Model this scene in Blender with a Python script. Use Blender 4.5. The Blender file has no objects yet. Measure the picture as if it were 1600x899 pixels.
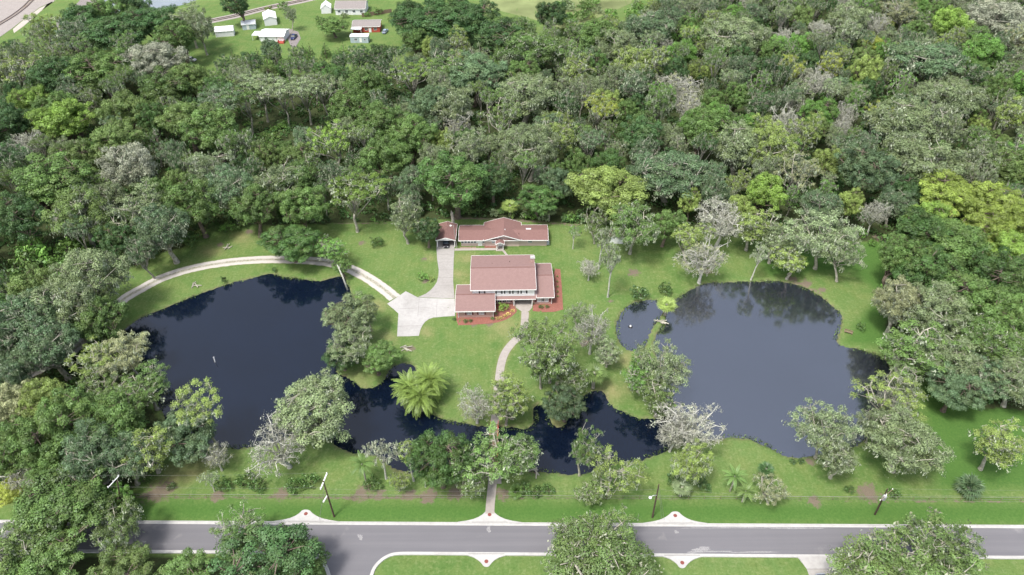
import bpy, math, random
import numpy as np
from mathutils import Vector, Matrix

scene = bpy.context.scene
COL = scene.collection
R = math.radians

# ------------------------------------------------------------------ camera, world, sun
CAM_H, PITCH, FPX = 120.0, R(40.0), 1124.0
cam_data = bpy.data.cameras.new('camera')
cam_data.sensor_width = 36.0
cam_data.lens = 36.0 * FPX / 1600.0
cam_data.clip_start = 1.0
cam_data.clip_end = 6000.0
cam = bpy.data.objects.new('camera', cam_data)
cam.location = (0, 0, CAM_H)
cam.rotation_euler = (math.pi / 2 - PITCH, 0, 0)
COL.objects.link(cam)
scene.camera = cam

SUN_EL, SUN_AZ = R(64), R(222)          # azimuth from +Y clockwise: a high veiled sun, to the left and a little behind the camera
world = bpy.data.worlds.new('World')
scene.world = world
world.use_nodes = True
wn = world.node_tree
wn.nodes.clear()
sky = wn.nodes.new('ShaderNodeTexSky')
sky.sky_type = 'NISHITA'
sky.sun_disc = False
sky.sun_elevation = SUN_EL
sky.sun_rotation = SUN_AZ
sky.dust_density = 4.0
sky.air_density = 1.0
hsv = wn.nodes.new('ShaderNodeHueSaturation')      # thin overcast: a paler sky than a clear one
hsv.inputs['Saturation'].default_value = 0.62
bg = wn.nodes.new('ShaderNodeBackground')
bg.inputs['Strength'].default_value = 0.10
wo = wn.nodes.new('ShaderNodeOutputWorld')
wn.links.new(sky.outputs[0], hsv.inputs['Color'])
wn.links.new(hsv.outputs[0], bg.inputs['Color'])
wn.links.new(bg.outputs[0], wo.inputs['Surface'])

sun_data = bpy.data.lights.new('sun', 'SUN')
sun_data.energy = 1.5
sun_data.angle = R(10)
sun_data.color = (1.0, 0.96, 0.9)
sun = bpy.data.objects.new('sun', sun_data)
sdir = Vector((math.sin(SUN_AZ) * math.cos(SUN_EL), math.cos(SUN_AZ) * math.cos(SUN_EL), math.sin(SUN_EL)))
sun.rotation_euler = sdir.to_track_quat('Z', 'Y').to_euler()
sun.location = sdir * 300
COL.objects.link(sun)

scene.view_settings.view_transform = 'Standard'
scene.view_settings.look = 'None'
scene.view_settings.exposure = 1.40
scene.view_settings.gamma = 1.0
scene.cycles.max_bounces = 5
scene.cycles.diffuse_bounces = 3
scene.cycles.glossy_bounces = 2
scene.cycles.transmission_bounces = 2
scene.cycles.transparent_max_bounces = 4

# ------------------------------------------------------------------ helpers
CP, SP = math.cos(PITCH), math.sin(PITCH)

def G(px, py, z=0.0):
    """Where the sight line through a photo pixel meets the level z (metres)."""
    u, v = (px - 800.0) / FPX, (py - 449.5) / FPX
    d = (u, CP - v * SP, -SP - v * CP)
    t = (z - CAM_H) / d[2]
    return (u * t, d[1] * t, z)

def depth_at(x, y, z):
    return y * CP + (CAM_H - z) * SP

def P(x, y, z=0.0):
    d = depth_at(x, y, z)
    h = y * SP - (CAM_H - z) * CP
    return 800 + FPX * x / d, 449.5 - FPX * h / d

def tag(o, label=None, cat=None, group=None, kind=None):
    if label: o['label'] = label
    if cat: o['category'] = cat
    if group: o['group'] = group
    if kind: o['kind'] = kind
    return o

def thing(name, label, cat, loc=(0, 0, 0), rz=0.0, group=None):
    o = bpy.data.objects.new(name, None)
    o.empty_display_size = 0.5
    o.location = loc
    o.rotation_euler = (0, 0, rz)
    COL.objects.link(o)
    return tag(o, label, cat, group)

def link(name, me, parent=None, mat=None):
    o = bpy.data.objects.new(name, me)
    if mat is not None and not me.materials:
        me.materials.append(mat)
    COL.objects.link(o)
    if parent is not None:
        o.parent = parent
    return o

class MB:
    """Collects simple shapes and links them as one mesh object."""
    def __init__(self):
        self.v, self.f = [], []
    def add(self, vs, fs):
        n = len(self.v)
        self.v += [tuple(p) for p in vs]
        self.f += [tuple(i + n for i in q) for q in fs]
        return self
    def box(self, x0, x1, y0, y1, z0, z1):
        vs = [(x, y, z) for z in (z0, z1) for y in (y0, y1) for x in (x0, x1)]
        return self.add(vs, [(0, 2, 3, 1), (4, 5, 7, 6), (0, 1, 5, 4), (1, 3, 7, 5), (3, 2, 6, 7), (2, 0, 4, 6)])
    def tube(self, pts, rad, n=6, cap=True):
        pts = [Vector(p) for p in pts]
        if not hasattr(rad, '__len__'): rad = [rad] * len(pts)
        vs, fs = [], []
        ref = None
        for i, p in enumerate(pts):
            t = (pts[min(i + 1, len(pts) - 1)] - pts[max(i - 1, 0)]).normalized()
            if ref is None:
                ref = Vector((0, 0, 1)) if abs(t.z) < 0.9 else Vector((1, 0, 0))
            a = (ref - t * ref.dot(t)).normalized()
            b = t.cross(a)
            ref = a
            for k in range(n):
                w = 2 * math.pi * k / n
                vs.append(p + (a * math.cos(w) + b * math.sin(w)) * rad[i])
        for i in range(len(pts) - 1):
            for k in range(n):
                q = (k + 1) % n
                fs.append((i * n + k, i * n + q, (i + 1) * n + q, (i + 1) * n + k))
        if cap:
            fs.append(tuple(range(n))[::-1])
            fs.append(tuple((len(pts) - 1) * n + k for k in range(n)))
        return self.add(vs, fs)
    def slab(self, poly, z0, z1):
        """A flat plate with vertical sides over a ground outline (any simple polygon)."""
        a = sum(poly[i][0] * poly[(i + 1) % len(poly)][1] - poly[(i + 1) % len(poly)][0] * poly[i][1] for i in range(len(poly)))
        if a < 0: poly = poly[::-1]
        n = len(poly)
        vs = [(p[0], p[1], z0) for p in poly] + [(p[0], p[1], z1) for p in poly]
        fs = [tuple(range(n, 2 * n))] + [(i, (i + 1) % n, n + (i + 1) % n, n + i) for i in range(n)]
        return self.add(vs, fs)
    def lathe(self, prof, n=16, c=(0, 0)):
        vs, fs = [], []
        for r, z in prof:
            for k in range(n):
                w = 2 * math.pi * k / n
                vs.append((c[0] + r * math.cos(w), c[1] + r * math.sin(w), z))
        for i in range(len(prof) - 1):
            for k in range(n):
                q = (k + 1) % n
                fs.append((i * n + k, i * n + q, (i + 1) * n + q, (i + 1) * n + k))
        fs.append(tuple((len(prof) - 1) * n + k for k in range(n)))
        return self.add(vs, fs)
    def mesh(self, name, mat, smooth=False):
        me = bpy.data.meshes.new(name)
        me.from_pydata(self.v, [], self.f)
        me.materials.append(mat)
        if smooth:
            me.shade_smooth()
        me.update()
        return me
    def build(self, name, mat, parent=None, smooth=False):
        return link(name, self.mesh(name, mat, smooth), parent)

def copy_tree(o, parent=None):
    c = o.copy()
    COL.objects.link(c)
    c.parent = parent
    for ch in list(o.children):
        copy_tree(ch, c)
    return c

def smooth_line(pts, step=1.0):
    """Catmull-Rom through ground points, resampled."""
    pts = [np.array(p[:2], float) for p in pts]
    out = []
    n = len(pts)
    for i in range(n - 1):
        p0, p1, p2, p3 = pts[max(i - 1, 0)], pts[i], pts[i + 1], pts[min(i + 2, n - 1)]
        m = max(2, int(np.linalg.norm(p2 - p1) / step))
        for k in range(m):
            t = k / m
            out.append(0.5 * ((2 * p1) + (-p0 + p2) * t + (2 * p0 - 5 * p1 + 4 * p2 - p3) * t * t + (-p0 + 3 * p1 - 3 * p2 + p3) * t ** 3))
    out.append(pts[-1])
    return np.array(out)

def smooth_loop(pts, step=1.0):
    pts = [np.array(p[:2], float) for p in pts]
    out = []
    n = len(pts)
    for i in range(n):
        p0, p1, p2, p3 = pts[i - 1], pts[i], pts[(i + 1) % n], pts[(i + 2) % n]
        m = max(2, int(np.linalg.norm(p2 - p1) / step))
        for k in range(m):
            t = k / m
            out.append(0.5 * ((2 * p1) + (-p0 + p2) * t + (2 * p0 - 5 * p1 + 4 * p2 - p3) * t * t + (-p0 + 3 * p1 - 3 * p2 + p3) * t ** 3))
    return np.array(out)

def inside(pts, poly):
    x, y = pts[:, 0], pts[:, 1]
    r = np.zeros(len(pts), bool)
    n = len(poly)
    for i in range(n):
        x0, y0 = poly[i]
        x1, y1 = poly[(i + 1) % n]
        if y0 == y1: continue
        c = ((y0 > y) != (y1 > y)) & (x < (x1 - x0) * (y - y0) / (y1 - y0) + x0)
        r ^= c
    return r

def dist_line(pts, line, closed=False):
    d = np.full(len(pts), 1e9)
    n = len(line)
    for i in range(n if closed else n - 1):
        a, b = line[i], line[(i + 1) % n]
        ab = b - a
        L = ab.dot(ab) + 1e-12
        t = np.clip(((pts - a) @ ab) / L, 0, 1)
        q = pts - a - t[:, None] * ab
        d = np.minimum(d, (q * q).sum(1))
    return np.sqrt(d)

def sdf(pts, poly):
    d = dist_line(pts, poly, True)
    return np.where(inside(pts, poly), -d, d)

def gp(pxs):
    return np.array([G(*p)[:2] for p in pxs])

# ------------------------------------------------------------------ materials
class Nt:
    def __init__(self, name):
        self.m = bpy.data.materials.new(name)
        self.m.use_nodes = True
        self.t = self.m.node_tree
        self.t.nodes.clear()
        self.out = self.n('ShaderNodeOutputMaterial')
    def n(self, kind, **kw):
        x = self.t.nodes.new(kind)
        for k, v in kw.items():
            if k.startswith('i_'):
                key = k[2:].replace('_', ' ')
                x.inputs[int(key) if key.isdigit() else key].default_value = v
            else:
                setattr(x, k, v)
        return x
    def l(self, a, b):
        self.t.links.new(a, b)
    def coord(self):
        if not hasattr(self, '_c'):
            self._c = self.n('ShaderNodeTexCoord')
        return self._c.outputs['Object']
    def noise(self, scale, detail=4, rough=0.55, vec=None, dist=0.0):
        x = self.n('ShaderNodeTexNoise', i_Scale=scale, i_Detail=detail, i_Roughness=rough, i_Distortion=dist)
        self.l(vec if vec is not None else self.coord(), x.inputs['Vector'])
        return x.outputs['Fac']
    def ramp(self, fac, stops):
        x = self.n('ShaderNodeValToRGB')
        e = x.color_ramp.elements
        while len(e) < len(stops): e.new(0.5)
        for k, (p, c) in enumerate(stops):
            e[k].position = p
            e[k].color = (*c, 1) if not isinstance(c, float) else (c, c, c, 1)
        self.l(fac, x.inputs[0])
        return x.outputs[0]
    def mix(self, fac, a, b, blend='MIX'):
        x = self.n('ShaderNodeMix', data_type='RGBA', blend_type=blend)
        for s, v in ((x.inputs[0], fac), (x.inputs[6], a), (x.inputs[7], b)):
            if hasattr(v, 'is_linked') or hasattr(v, 'links'):
                self.l(v, s)
            else:
                s.default_value = v if isinstance(v, (float, int)) else (*v, 1)
        return x.outputs[2]
    def math(self, op, a, b=0.0):
        x = self.n('ShaderNodeMath', operation=op)
        for s, v in ((x.inputs[0], a), (x.inputs[1], b)):
            if hasattr(v, 'links'): self.l(v, s)
            else: s.default_value = v
        return x.outputs[0]
    def attr(self, name, out='Fac'):
        return self.n('ShaderNodeAttribute', attribute_name=name).outputs[out]
    def principled(self, color, rough=0.8, bump=None, bump_strength=0.3, bump_dist=0.05, spec=0.3, metal=0.0):
        x = self.n('ShaderNodeBsdfPrincipled')
        if hasattr(color, 'links'): self.l(color, x.inputs['Base Color'])
        else: x.inputs['Base Color'].default_value = (*color, 1)
        if hasattr(rough, 'links'): self.l(rough, x.inputs['Roughness'])
        else: x.inputs['Roughness'].default_value = rough
        x.inputs['Specular IOR Level'].default_value = spec
        x.inputs['Metallic'].default_value = metal
        if bump is not None:
            b = self.n('ShaderNodeBump', i_Strength=bump_strength, i_Distance=bump_dist)
            self.l(bump, b.inputs['Height'])
            self.l(b.outputs[0], x.inputs['Normal'])
        self.l(x.outputs[0], self.out.inputs['Surface'])
        return self.m

def plain(name, c, rough=0.7, var=0.15, scale=3.0, spec=0.3, metal=0.0):
    t = Nt(name)
    f = t.noise(scale, 5)
    lo = tuple(max(0, x * (1 - var)) for x in c)
    hi = tuple(min(1, x * (1 + var)) for x in c)
    return t.principled(t.ramp(f, [(0.3, lo), (0.7, hi)]), rough, spec=spec, metal=metal)

def foliage_material(name, yellow=0.25):
    """Leaf colour = the object's own colour, varied leaf by leaf and clump by clump."""
    t = Nt(name)
    oi = t.n('ShaderNodeObjectInfo')
    tint = t.attr('tint')
    warm = t.attr('warm')
    k = t.math('MULTIPLY_ADD', t.math('POWER', tint, 1.4), 1.32)
    t.t.nodes[-1].inputs[2].default_value = 0.66
    sc = t.n('ShaderNodeVectorMath', operation='SCALE')
    t.l(oi.outputs['Color'], sc.inputs[0])
    t.l(k, sc.inputs['Scale'])
    wf = t.math('MULTIPLY', warm, yellow)
    c = t.mix(wf, sc.outputs[0], (0.20, 0.225, 0.07))
    d = t.n('ShaderNodeBsdfDiffuse')
    tr = t.n('ShaderNodeBsdfTranslucent')
    gl = t.n('ShaderNodeBsdfGlossy', i_Roughness=0.45)
    gl.inputs['Color'].default_value = (0.8, 0.85, 0.9, 1)
    t.l(c, d.inputs['Color'])
    t.l(c, tr.inputs['Color'])
    m1 = t.n('ShaderNodeMixShader', i_0=0.18)
    t.l(d.outputs[0], m1.inputs[1]); t.l(tr.outputs[0], m1.inputs[2])
    m2 = t.n('ShaderNodeMixShader', i_0=0.03)
    t.l(m1.outputs[0], m2.inputs[1]); t.l(gl.outputs[0], m2.inputs[2])
    t.l(m2.outputs[0], t.out.inputs['Surface'])
    return t.m

M = {}
M['leaf'] = foliage_material('leaf_mass', 0.30)
M['frond'] = foliage_material('palm_frond', 0.25)
M['moss'] = foliage_material('grey_moss', 0.1)
M['bark'] = plain('pale_bark', (0.33, 0.315, 0.26), 0.9, 0.45, 1.5)
M['barkdark'] = plain('dark_bark', (0.15, 0.12, 0.095), 0.9, 0.4, 1.5)
M['concrete'] = None
def concrete(name, base, stain, amount=0.5):
    t = Nt(name)
    a = t.noise(0.12, 6, 0.65)
    b = t.noise(1.3, 6, 0.7)
    c = t.mix(t.math('MULTIPLY', t.ramp(a, [(0.42, 0.0), (0.68, 1.0)]), amount), base, stain)
    c = t.mix(t.ramp(b, [(0.35, 0.25), (0.6, 0.0)]), c, tuple(x * 0.6 for x in stain))
    return t.principled(c, 0.85, b, 0.2, 0.02)
M['concrete'] = concrete('pale_concrete', (0.345, 0.33, 0.312), (0.25, 0.235, 0.22))
M['concrete_white'] = concrete('white_concrete', (0.42, 0.41, 0.395), (0.30, 0.29, 0.275), 0.8)
M['kerb'] = concrete('kerb_concrete', (0.46, 0.455, 0.44), (0.33, 0.322, 0.31), 0.55)
M['walk'] = concrete('tan_concrete', (0.35, 0.32, 0.29), (0.27, 0.24, 0.215))
M['roof_red'] = None
def shingles(name, a, b):
    t = Nt(name)
    n1 = t.noise(1.6, 6, 0.7)
    n2 = t.noise(14.0, 3, 0.8)
    n3 = t.noise(0.25, 3)
    c = t.ramp(n1, [(0.3, a), (0.7, b)])
    c = t.mix(t.ramp(n2, [(0.35, 0.45), (0.65, 0.0)]), c, tuple(x * 0.55 for x in a))
    c = t.mix(t.ramp(n3, [(0.45, 0.0), (0.75, 0.25)]), c, tuple(x * 0.8 for x in b))
    return t.principled(c, 0.95, n2, 0.3, 0.02, spec=0.15)
M['roof_red'] = shingles('red_brown_shingles', (0.238, 0.154, 0.143), (0.288, 0.190, 0.175))
M['roof_brown'] = shingles('brown_red_shingles', (0.195, 0.112, 0.102), (0.240, 0.142, 0.128))
M['roof_grey'] = shingles('grey_shingles', (0.23, 0.21, 0.20), (0.31, 0.28, 0.27))
def brick(name, a, b, mortar):
    t = Nt(name)
    x = t.n('ShaderNodeTexBrick', i_Scale=1.0)
    x.inputs['Color1'].default_value = (*a, 1); x.inputs['Color2'].default_value = (*b, 1); x.inputs['Mortar'].default_value = (*mortar, 1)
    x.inputs['Brick Width'].default_value = 0.22; x.inputs['Row Height'].default_value = 0.08; x.inputs['Mortar Size'].default_value = 0.012
    cx = t.n('ShaderNodeSeparateXYZ'); t.l(t.coord(), cx.inputs[0])
    s = t.math('ADD', cx.outputs[0], cx.outputs[1])
    cc = t.n('ShaderNodeCombineXYZ'); t.l(s, cc.inputs[0]); t.l(cx.outputs[2], cc.inputs[1])
    t.l(cc.outputs[0], x.inputs['Vector'])
    return t.principled(x.outputs[0], 0.9, spec=0.2)
M['brick'] = brick('pink_brick', (0.38, 0.22, 0.185), (0.46, 0.28, 0.24), (0.5, 0.42, 0.38))
M['brick_pale'] = brick('pale_pink_brick', (0.50, 0.36, 0.32), (0.56, 0.42, 0.37), (0.56, 0.48, 0.44))
def siding(name, c):
    t = Nt(name)
    w = t.n('ShaderNodeTexWave', wave_type='BANDS', bands_direction='Z', i_Scale=2.2)
    w.wave_profile = 'SAW'
    t.l(t.coord(), w.inputs['Vector'])
    return t.principled(t.ramp(t.noise(1.2), [(0.3, tuple(x * 0.93 for x in c)), (0.7, c)]), 0.6, w.outputs['Fac'], 0.5, 0.03)
M['siding'] = siding('white_siding', (0.78, 0.79, 0.80))
M['siding_blue'] = siding('pale_blue_siding', (0.42, 0.50, 0.54))
M['siding_red'] = siding('red_painted_siding', (0.46, 0.085, 0.06))
M['white'] = plain('white_paint', (0.80, 0.80, 0.79), 0.5, 0.06)
M['metal_white'] = plain('white_metal_roof', (0.76, 0.77, 0.79), 0.4, 0.07)
M['metal_grey'] = plain('grey_metal', (0.42, 0.45, 0.48), 0.45, 0.12)
M['shutter'] = plain('dark_shutter', (0.03, 0.028, 0.035), 0.6)
M['shutter_red'] = plain('maroon_shutter', (0.11, 0.03, 0.035), 0.6)
M['wood'] = plain('weathered_wood', (0.21, 0.155, 0.11), 0.9, 0.35, 4)
M['wood_dark'] = plain('dark_pole_wood', (0.085, 0.06, 0.045), 0.9, 0.35, 4)
M['red_paint'] = plain('red_paint', (0.62, 0.10, 0.085), 0.6, 0.2, 5)
M['red_dome'] = plain('brick_red_plate', (0.20, 0.06, 0.05), 0.8, 0.2, 8)
M['black'] = plain('black_rubber', (0.02, 0.02, 0.022), 0.7)
M['chrome'] = plain('galvanised_metal', (0.55, 0.56, 0.57), 0.35, 0.1, metal=0.6)
M['wire'] = plain('grey_wire', (0.20, 0.20, 0.19), 0.5)
def glass(name, c=(0.03, 0.04, 0.05)):
    t = Nt(name)
    return t.principled(t.ramp(t.noise(0.8, 2), [(0.3, c), (0.7, tuple(x * 1.8 for x in c))]), 0.08, spec=0.6)
M['glass'] = glass('window_glass')
M['glass_pale'] = glass('pale_window_glass', (0.28, 0.30, 0.33))
def car_paint(name, c):
    t = Nt(name)
    m = t.principled(c, 0.3, spec=0.5)
    return m
M['tail_red'] = car_paint('tail_lamp_red', (0.4, 0.02, 0.02))
M['lamp_clear'] = car_paint('lamp_clear', (0.7, 0.7, 0.68))
def mulch_mat(name, a, b):
    t = Nt(name)
    n = t.noise(6.0, 6, 0.75)
    k = t.noise(0.6, 4, 0.6)
    c = t.ramp(n, [(0.3, tuple(x * 0.55 for x in a)), (0.5, a), (0.7, b)])
    c = t.mix(t.ramp(k, [(0.45, 0.0), (0.75, 0.5)]), c, tuple(x * 0.7 for x in a))
    return t.principled(c, 0.95, n, 0.7, 0.05)
M['mulch_red'] = mulch_mat('red_mulch', (0.245, 0.100, 0.076), (0.315, 0.148, 0.120))
M['track_dark'] = plain('rusty_rail', (0.10, 0.085, 0.085), 0.7)
M['mulch_tan'] = mulch_mat('tan_mulch', (0.26, 0.18, 0.14), (0.40, 0.30, 0.25))

def asphalt():
    t = Nt('asphalt')
    a = t.noise(0.035, 4, 0.6)
    b = t.noise(18.0, 4, 0.8)
    v = t.n('ShaderNodeMapping'); v.inputs['Scale'].default_value = (0.02, 0.9, 1)
    t.l(t.coord(), v.inputs['Vector'])
    s = t.noise(1.0, 4, 0.6, v.outputs[0])
    c = t.ramp(a, [(0.3, (0.132, 0.130, 0.142)), (0.7, (0.163, 0.160, 0.172))])
    c = t.mix(t.ramp(s, [(0.4, 0.0), (0.7, 0.4)]), c, (0.205, 0.200, 0.21))
    c = t.mix(t.ramp(b, [(0.4, 0.3), (0.6, 0.0)]), c, (0.09, 0.088, 0.096))
    p = t.noise(0.10, 5, 0.7)
    c = t.mix(t.ramp(p, [(0.62, 0.0), (0.74, 0.5)]), c, (0.28, 0.27, 0.268))
    return t.principled(c, 0.88, b, 0.2, 0.01)
M['asphalt'] = asphalt()
M['stain'] = mulch_mat('pale_cement_stain', (0.26, 0.255, 0.26), (0.36, 0.355, 0.35))
M['joint'] = plain('dark_joint', (0.17, 0.16, 0.15))

def gravel():
    """Two pale wheel tracks with a greyer, weedy strip between them; 'across' runs -1..1 over the width."""
    t = Nt('gravel_track')
    ac = t.math('ABSOLUTE', t.attr('across'))
    wob = t.math('MULTIPLY', t.math('SUBTRACT', t.noise(0.7, 4), 0.5), 0.35)
    ac = t.math('ADD', ac, wob)
    n = t.noise(5.0, 6, 0.75)
    white = t.ramp(n, [(0.3, (0.36, 0.335, 0.30)), (0.6, (0.50, 0.475, 0.44))])
    mid = t.ramp(t.noise(2.0, 5), [(0.35, (0.19, 0.2, 0.12)), (0.65, (0.38, 0.35, 0.31))])
    fac = t.ramp(ac, [(0.12, 1.0), (0.36, 0.0)])
    c = t.mix(fac, white, mid)
    edge = t.ramp(ac, [(0.86, 0.0), (1.02, 1.0)])
    c = t.mix(edge, c, (0.16, 0.18, 0.07))
    return t.principled(c, 0.95, n, 0.6, 0.04)
M['gravel'] = gravel()

def ground_mat():
    t = Nt('ground_cover')
    co = t.n('ShaderNodeNewGeometry').outputs['Position']
    n1 = t.noise(0.035, 5, 0.6, co)
    n2 = t.noise(0.22, 5, 0.65, co)
    n3 = t.noise(2.2, 5, 0.75, co)
    n4 = t.noise(9.0, 3, 0.8, co)
    g = t.ramp(n1, [(0.30, (0.078, 0.148, 0.040)), (0.5, (0.102, 0.174, 0.050)), (0.70, (0.136, 0.202, 0.070))])
    g = t.mix(t.ramp(n2, [(0.40, 0.0), (0.66, 0.7)]), g, (0.165, 0.205, 0.070))
    mp = t.n('ShaderNodeMapping'); mp.inputs['Rotation'].default_value = (0, 0, 0.5); mp.inputs['Scale'].default_value = (1.6, 0.06, 1)
    t.l(co, mp.inputs['Vector'])
    g = t.mix(t.ramp(t.noise(1.0, 3, 0.5, mp.outputs[0]), [(0.4, 0.0), (0.65, 0.22)]), g, (0.065, 0.125, 0.022))
    g = t.mix(t.ramp(n3, [(0.34, 0.42), (0.55, 0.0)]), g, (0.055, 0.10, 0.018))
    g = t.mix(t.ramp(n4, [(0.55, 0.0), (0.75, 0.30)]), g, (0.17, 0.215, 0.07))
    n5 = t.noise(1.1, 4, 0.7, co)
    g = t.mix(t.ramp(n5, [(0.52, 0.0), (0.70, 0.65)]), g, (0.190, 0.228, 0.098))
    g = t.mix(t.ramp(n5, [(0.28, 0.45), (0.42, 0.0)]), g, (0.052, 0.105, 0.026))
    dry = t.attr('dry')
    dryf = t.math('MULTIPLY', dry, t.ramp(n2, [(0.3, 0.35), (0.6, 1.0)]))
    g = t.mix(dryf, g, t.ramp(n3, [(0.3, (0.21, 0.19, 0.085)), (0.7, (0.30, 0.27, 0.14))]))
    dark_grass = t.attr('dark_grass')
    g = t.mix(dark_grass, g, t.ramp(n3, [(0.3, (0.044, 0.108, 0.024)), (0.7, (0.078, 0.156, 0.034))]))
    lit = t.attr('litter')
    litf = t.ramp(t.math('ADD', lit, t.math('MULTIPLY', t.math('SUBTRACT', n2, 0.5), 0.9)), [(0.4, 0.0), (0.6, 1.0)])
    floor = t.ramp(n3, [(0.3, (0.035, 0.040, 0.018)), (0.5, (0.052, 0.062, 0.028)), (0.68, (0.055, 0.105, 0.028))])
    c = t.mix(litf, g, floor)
    mul = t.attr('mulch')
    mulf = t.ramp(t.math('ADD', t.math('MULTIPLY', mul, 0.85), t.math('MULTIPLY', t.math('SUBTRACT', t.noise(0.8, 6, 0.75, co), 0.5), 1.5)), [(0.4, 0.0), (0.6, 1.0)])
    c = t.mix(mulf, c, t.ramp(n4, [(0.3, (0.10, 0.085, 0.062)), (0.7, (0.21, 0.172, 0.13))]))
    bank = t.attr('bank')
    bankf = t.math('MULTIPLY', bank, t.ramp(n2, [(0.35, 0.35), (0.6, 1.0)]))
    c = t.mix(bankf, c, t.ramp(n3, [(0.3, (0.09, 0.08, 0.05)), (0.7, (0.22, 0.19, 0.12))]))
    return t.principled(c, 0.95, n4, 0.5, 0.06, spec=0.1)
M['ground'] = ground_mat()

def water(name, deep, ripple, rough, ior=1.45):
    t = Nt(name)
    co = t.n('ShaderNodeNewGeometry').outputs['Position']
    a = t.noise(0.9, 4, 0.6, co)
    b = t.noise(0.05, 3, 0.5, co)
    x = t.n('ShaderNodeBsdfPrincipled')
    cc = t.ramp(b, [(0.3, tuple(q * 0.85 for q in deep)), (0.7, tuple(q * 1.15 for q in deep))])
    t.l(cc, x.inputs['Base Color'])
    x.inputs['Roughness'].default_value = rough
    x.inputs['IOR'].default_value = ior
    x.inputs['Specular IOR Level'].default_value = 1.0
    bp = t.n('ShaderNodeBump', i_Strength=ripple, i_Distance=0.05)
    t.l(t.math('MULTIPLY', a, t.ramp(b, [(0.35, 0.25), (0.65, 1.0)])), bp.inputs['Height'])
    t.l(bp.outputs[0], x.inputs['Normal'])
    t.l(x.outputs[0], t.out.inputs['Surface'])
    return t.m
M['water_west'] = water('dark_blue_water', (0.0030, 0.0062, 0.0155), 0.14, 0.05, 1.42)
M['water_east'] = water('cloud_sheen_water', (0.014, 0.017, 0.027), 0.28, 0.09, 2.3)  # bright cloud reflection painted in: paler base colour and raised IOR
M['water_far'] = water('far_pale_water', (0.20, 0.23, 0.25), 0.2, 0.2)

# ------------------------------------------------------------------ ground plan (traced on the ground)
WEST = smooth_loop(gp([(192,525),(205,507),(224,494),(262,480),(300,464),(338,450),(375,439),(405,432),(424,428),(442,433),(470,436),(500,440),(515,436),
    (531,432),(540,441),(546,458),(556,480),(560,505),(556,530),(545,555),(528,572),(522,582),(535,588),(550,596),(567,607),(590,604),(604,588),(613,575),
    (626,569),(640,570),(649,578),(652,598),(660,625),(674,648),(700,657),(730,663),(765,668),(800,669),(828,670),(838,655),(835,640),(842,632),(853,640),(858,660),(872,668),(884,664),(900,640),(915,618),(932,610),(944,616),(948,628),
    (958,637),(975,645),(990,651),(1010,656),(1040,652),(1060,645),(1095,684),(1060,690),(1036,704),(1010,713),(985,719),(955,722),(930,733),(905,737),(870,737),(838,733),(800,735),(760,738),(720,735),(685,733),
    (650,735),(622,731),(600,716),(578,705),(555,706),(532,697),(512,682),(490,676),(455,676),(430,690),(395,694),(375,698),(345,696),(318,700),(295,690),
    (272,676),(258,650),(244,620),(226,590),(205,560)]), 1.0)
EAST = smooth_loop(gp([(1062,464),(1080,454),(1100,444),(1140,441),(1180,440),(1220,440),(1250,447),(1276,460),(1296,475),(1310,487),(1314,500),(1309,520),
    (1307,535),(1322,543),(1350,548),(1378,560),(1394,585),(1396,612),(1385,640),(1370,668),(1352,684),(1330,697),(1300,703),(1262,711),(1235,712),(1211,702),
    (1186,689),(1160,681),(1130,682),(1095,686),(1060,648),(1038,640),(1040,610),(1034,580),(1028,555),(1024,538),(1028,524),(1036,510),(1040,502),(1044,492),(1050,478)]), 1.0)
SMALL = smooth_loop(gp([(965,517),(967,500),(976,484),(988,475),(1008,470),(1026,470),(1036,480),(1030,494),(1022,505),(1014,518),(1010,532),(1005,541),(994,546),(981,543),(970,532)]), 0.6)

def pond_sdf(pts):
    return np.minimum(np.minimum(sdf(pts, WEST), sdf(pts, EAST)), sdf(pts, SMALL))

# road edges: kerb back and asphalt edge on both sides
def far_kerb(x, o=0.0): return G(x, 811.8 + 0.0050 * x + o)[:2]
def near_kerb(x, o=0.0): return G(x, 857.5 + 0.0068 * x + o)[:2]
XS0, XS1 = -500, 2100
side_l = smooth_line([near_kerb(455), G(480,860.9)[:2], G(494,866)[:2], G(506,876)[:2], G(513,887)[:2], G(517,900)[:2]], 0.4)
side_r = smooth_line([G(577,900)[:2], G(582,887)[:2], G(591,876)[:2], G(603,867.5)[:2], G(618,862.7)[:2], near_kerb(645)], 0.4)
side_l = np.vstack([side_l, [[side_l[-1][0] + 0.3, 20]]])
side_r = np.vstack([[[side_r[0][0] - 0.3, 20]], side_r])
ASPHALT = np.vstack([[far_kerb(XS0, 5.4), near_kerb(XS0)], side_l, side_r, [near_kerb(XS1), far_kerb(XS1, 5.4)]])

DRIVE_PTS = [(10,594),(30,590),(60,578),(92,562),(120,543),(140,521),(158,503),(176,483),(196,466),(220,452),(255,434),(300,420),(350,411),(400,406.5),(450,406),(490,408),(520,412),(548,421),(575,435),(600,452),(617,466)]
DRIVE = smooth_line(gp(DRIVE_PTS), 1.0)
WALK = smooth_line(gp([(820.5,488),(820,500),(818,514),(811,526),(799,538),(789,552),(783,570),(779.5,595),(776,625),(774,652),(772.5,664)]), 0.7)
WALK_S = smooth_line(gp([(771,741),(768.5,765),(766,790),(765.5,803)]), 0.7)

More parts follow.
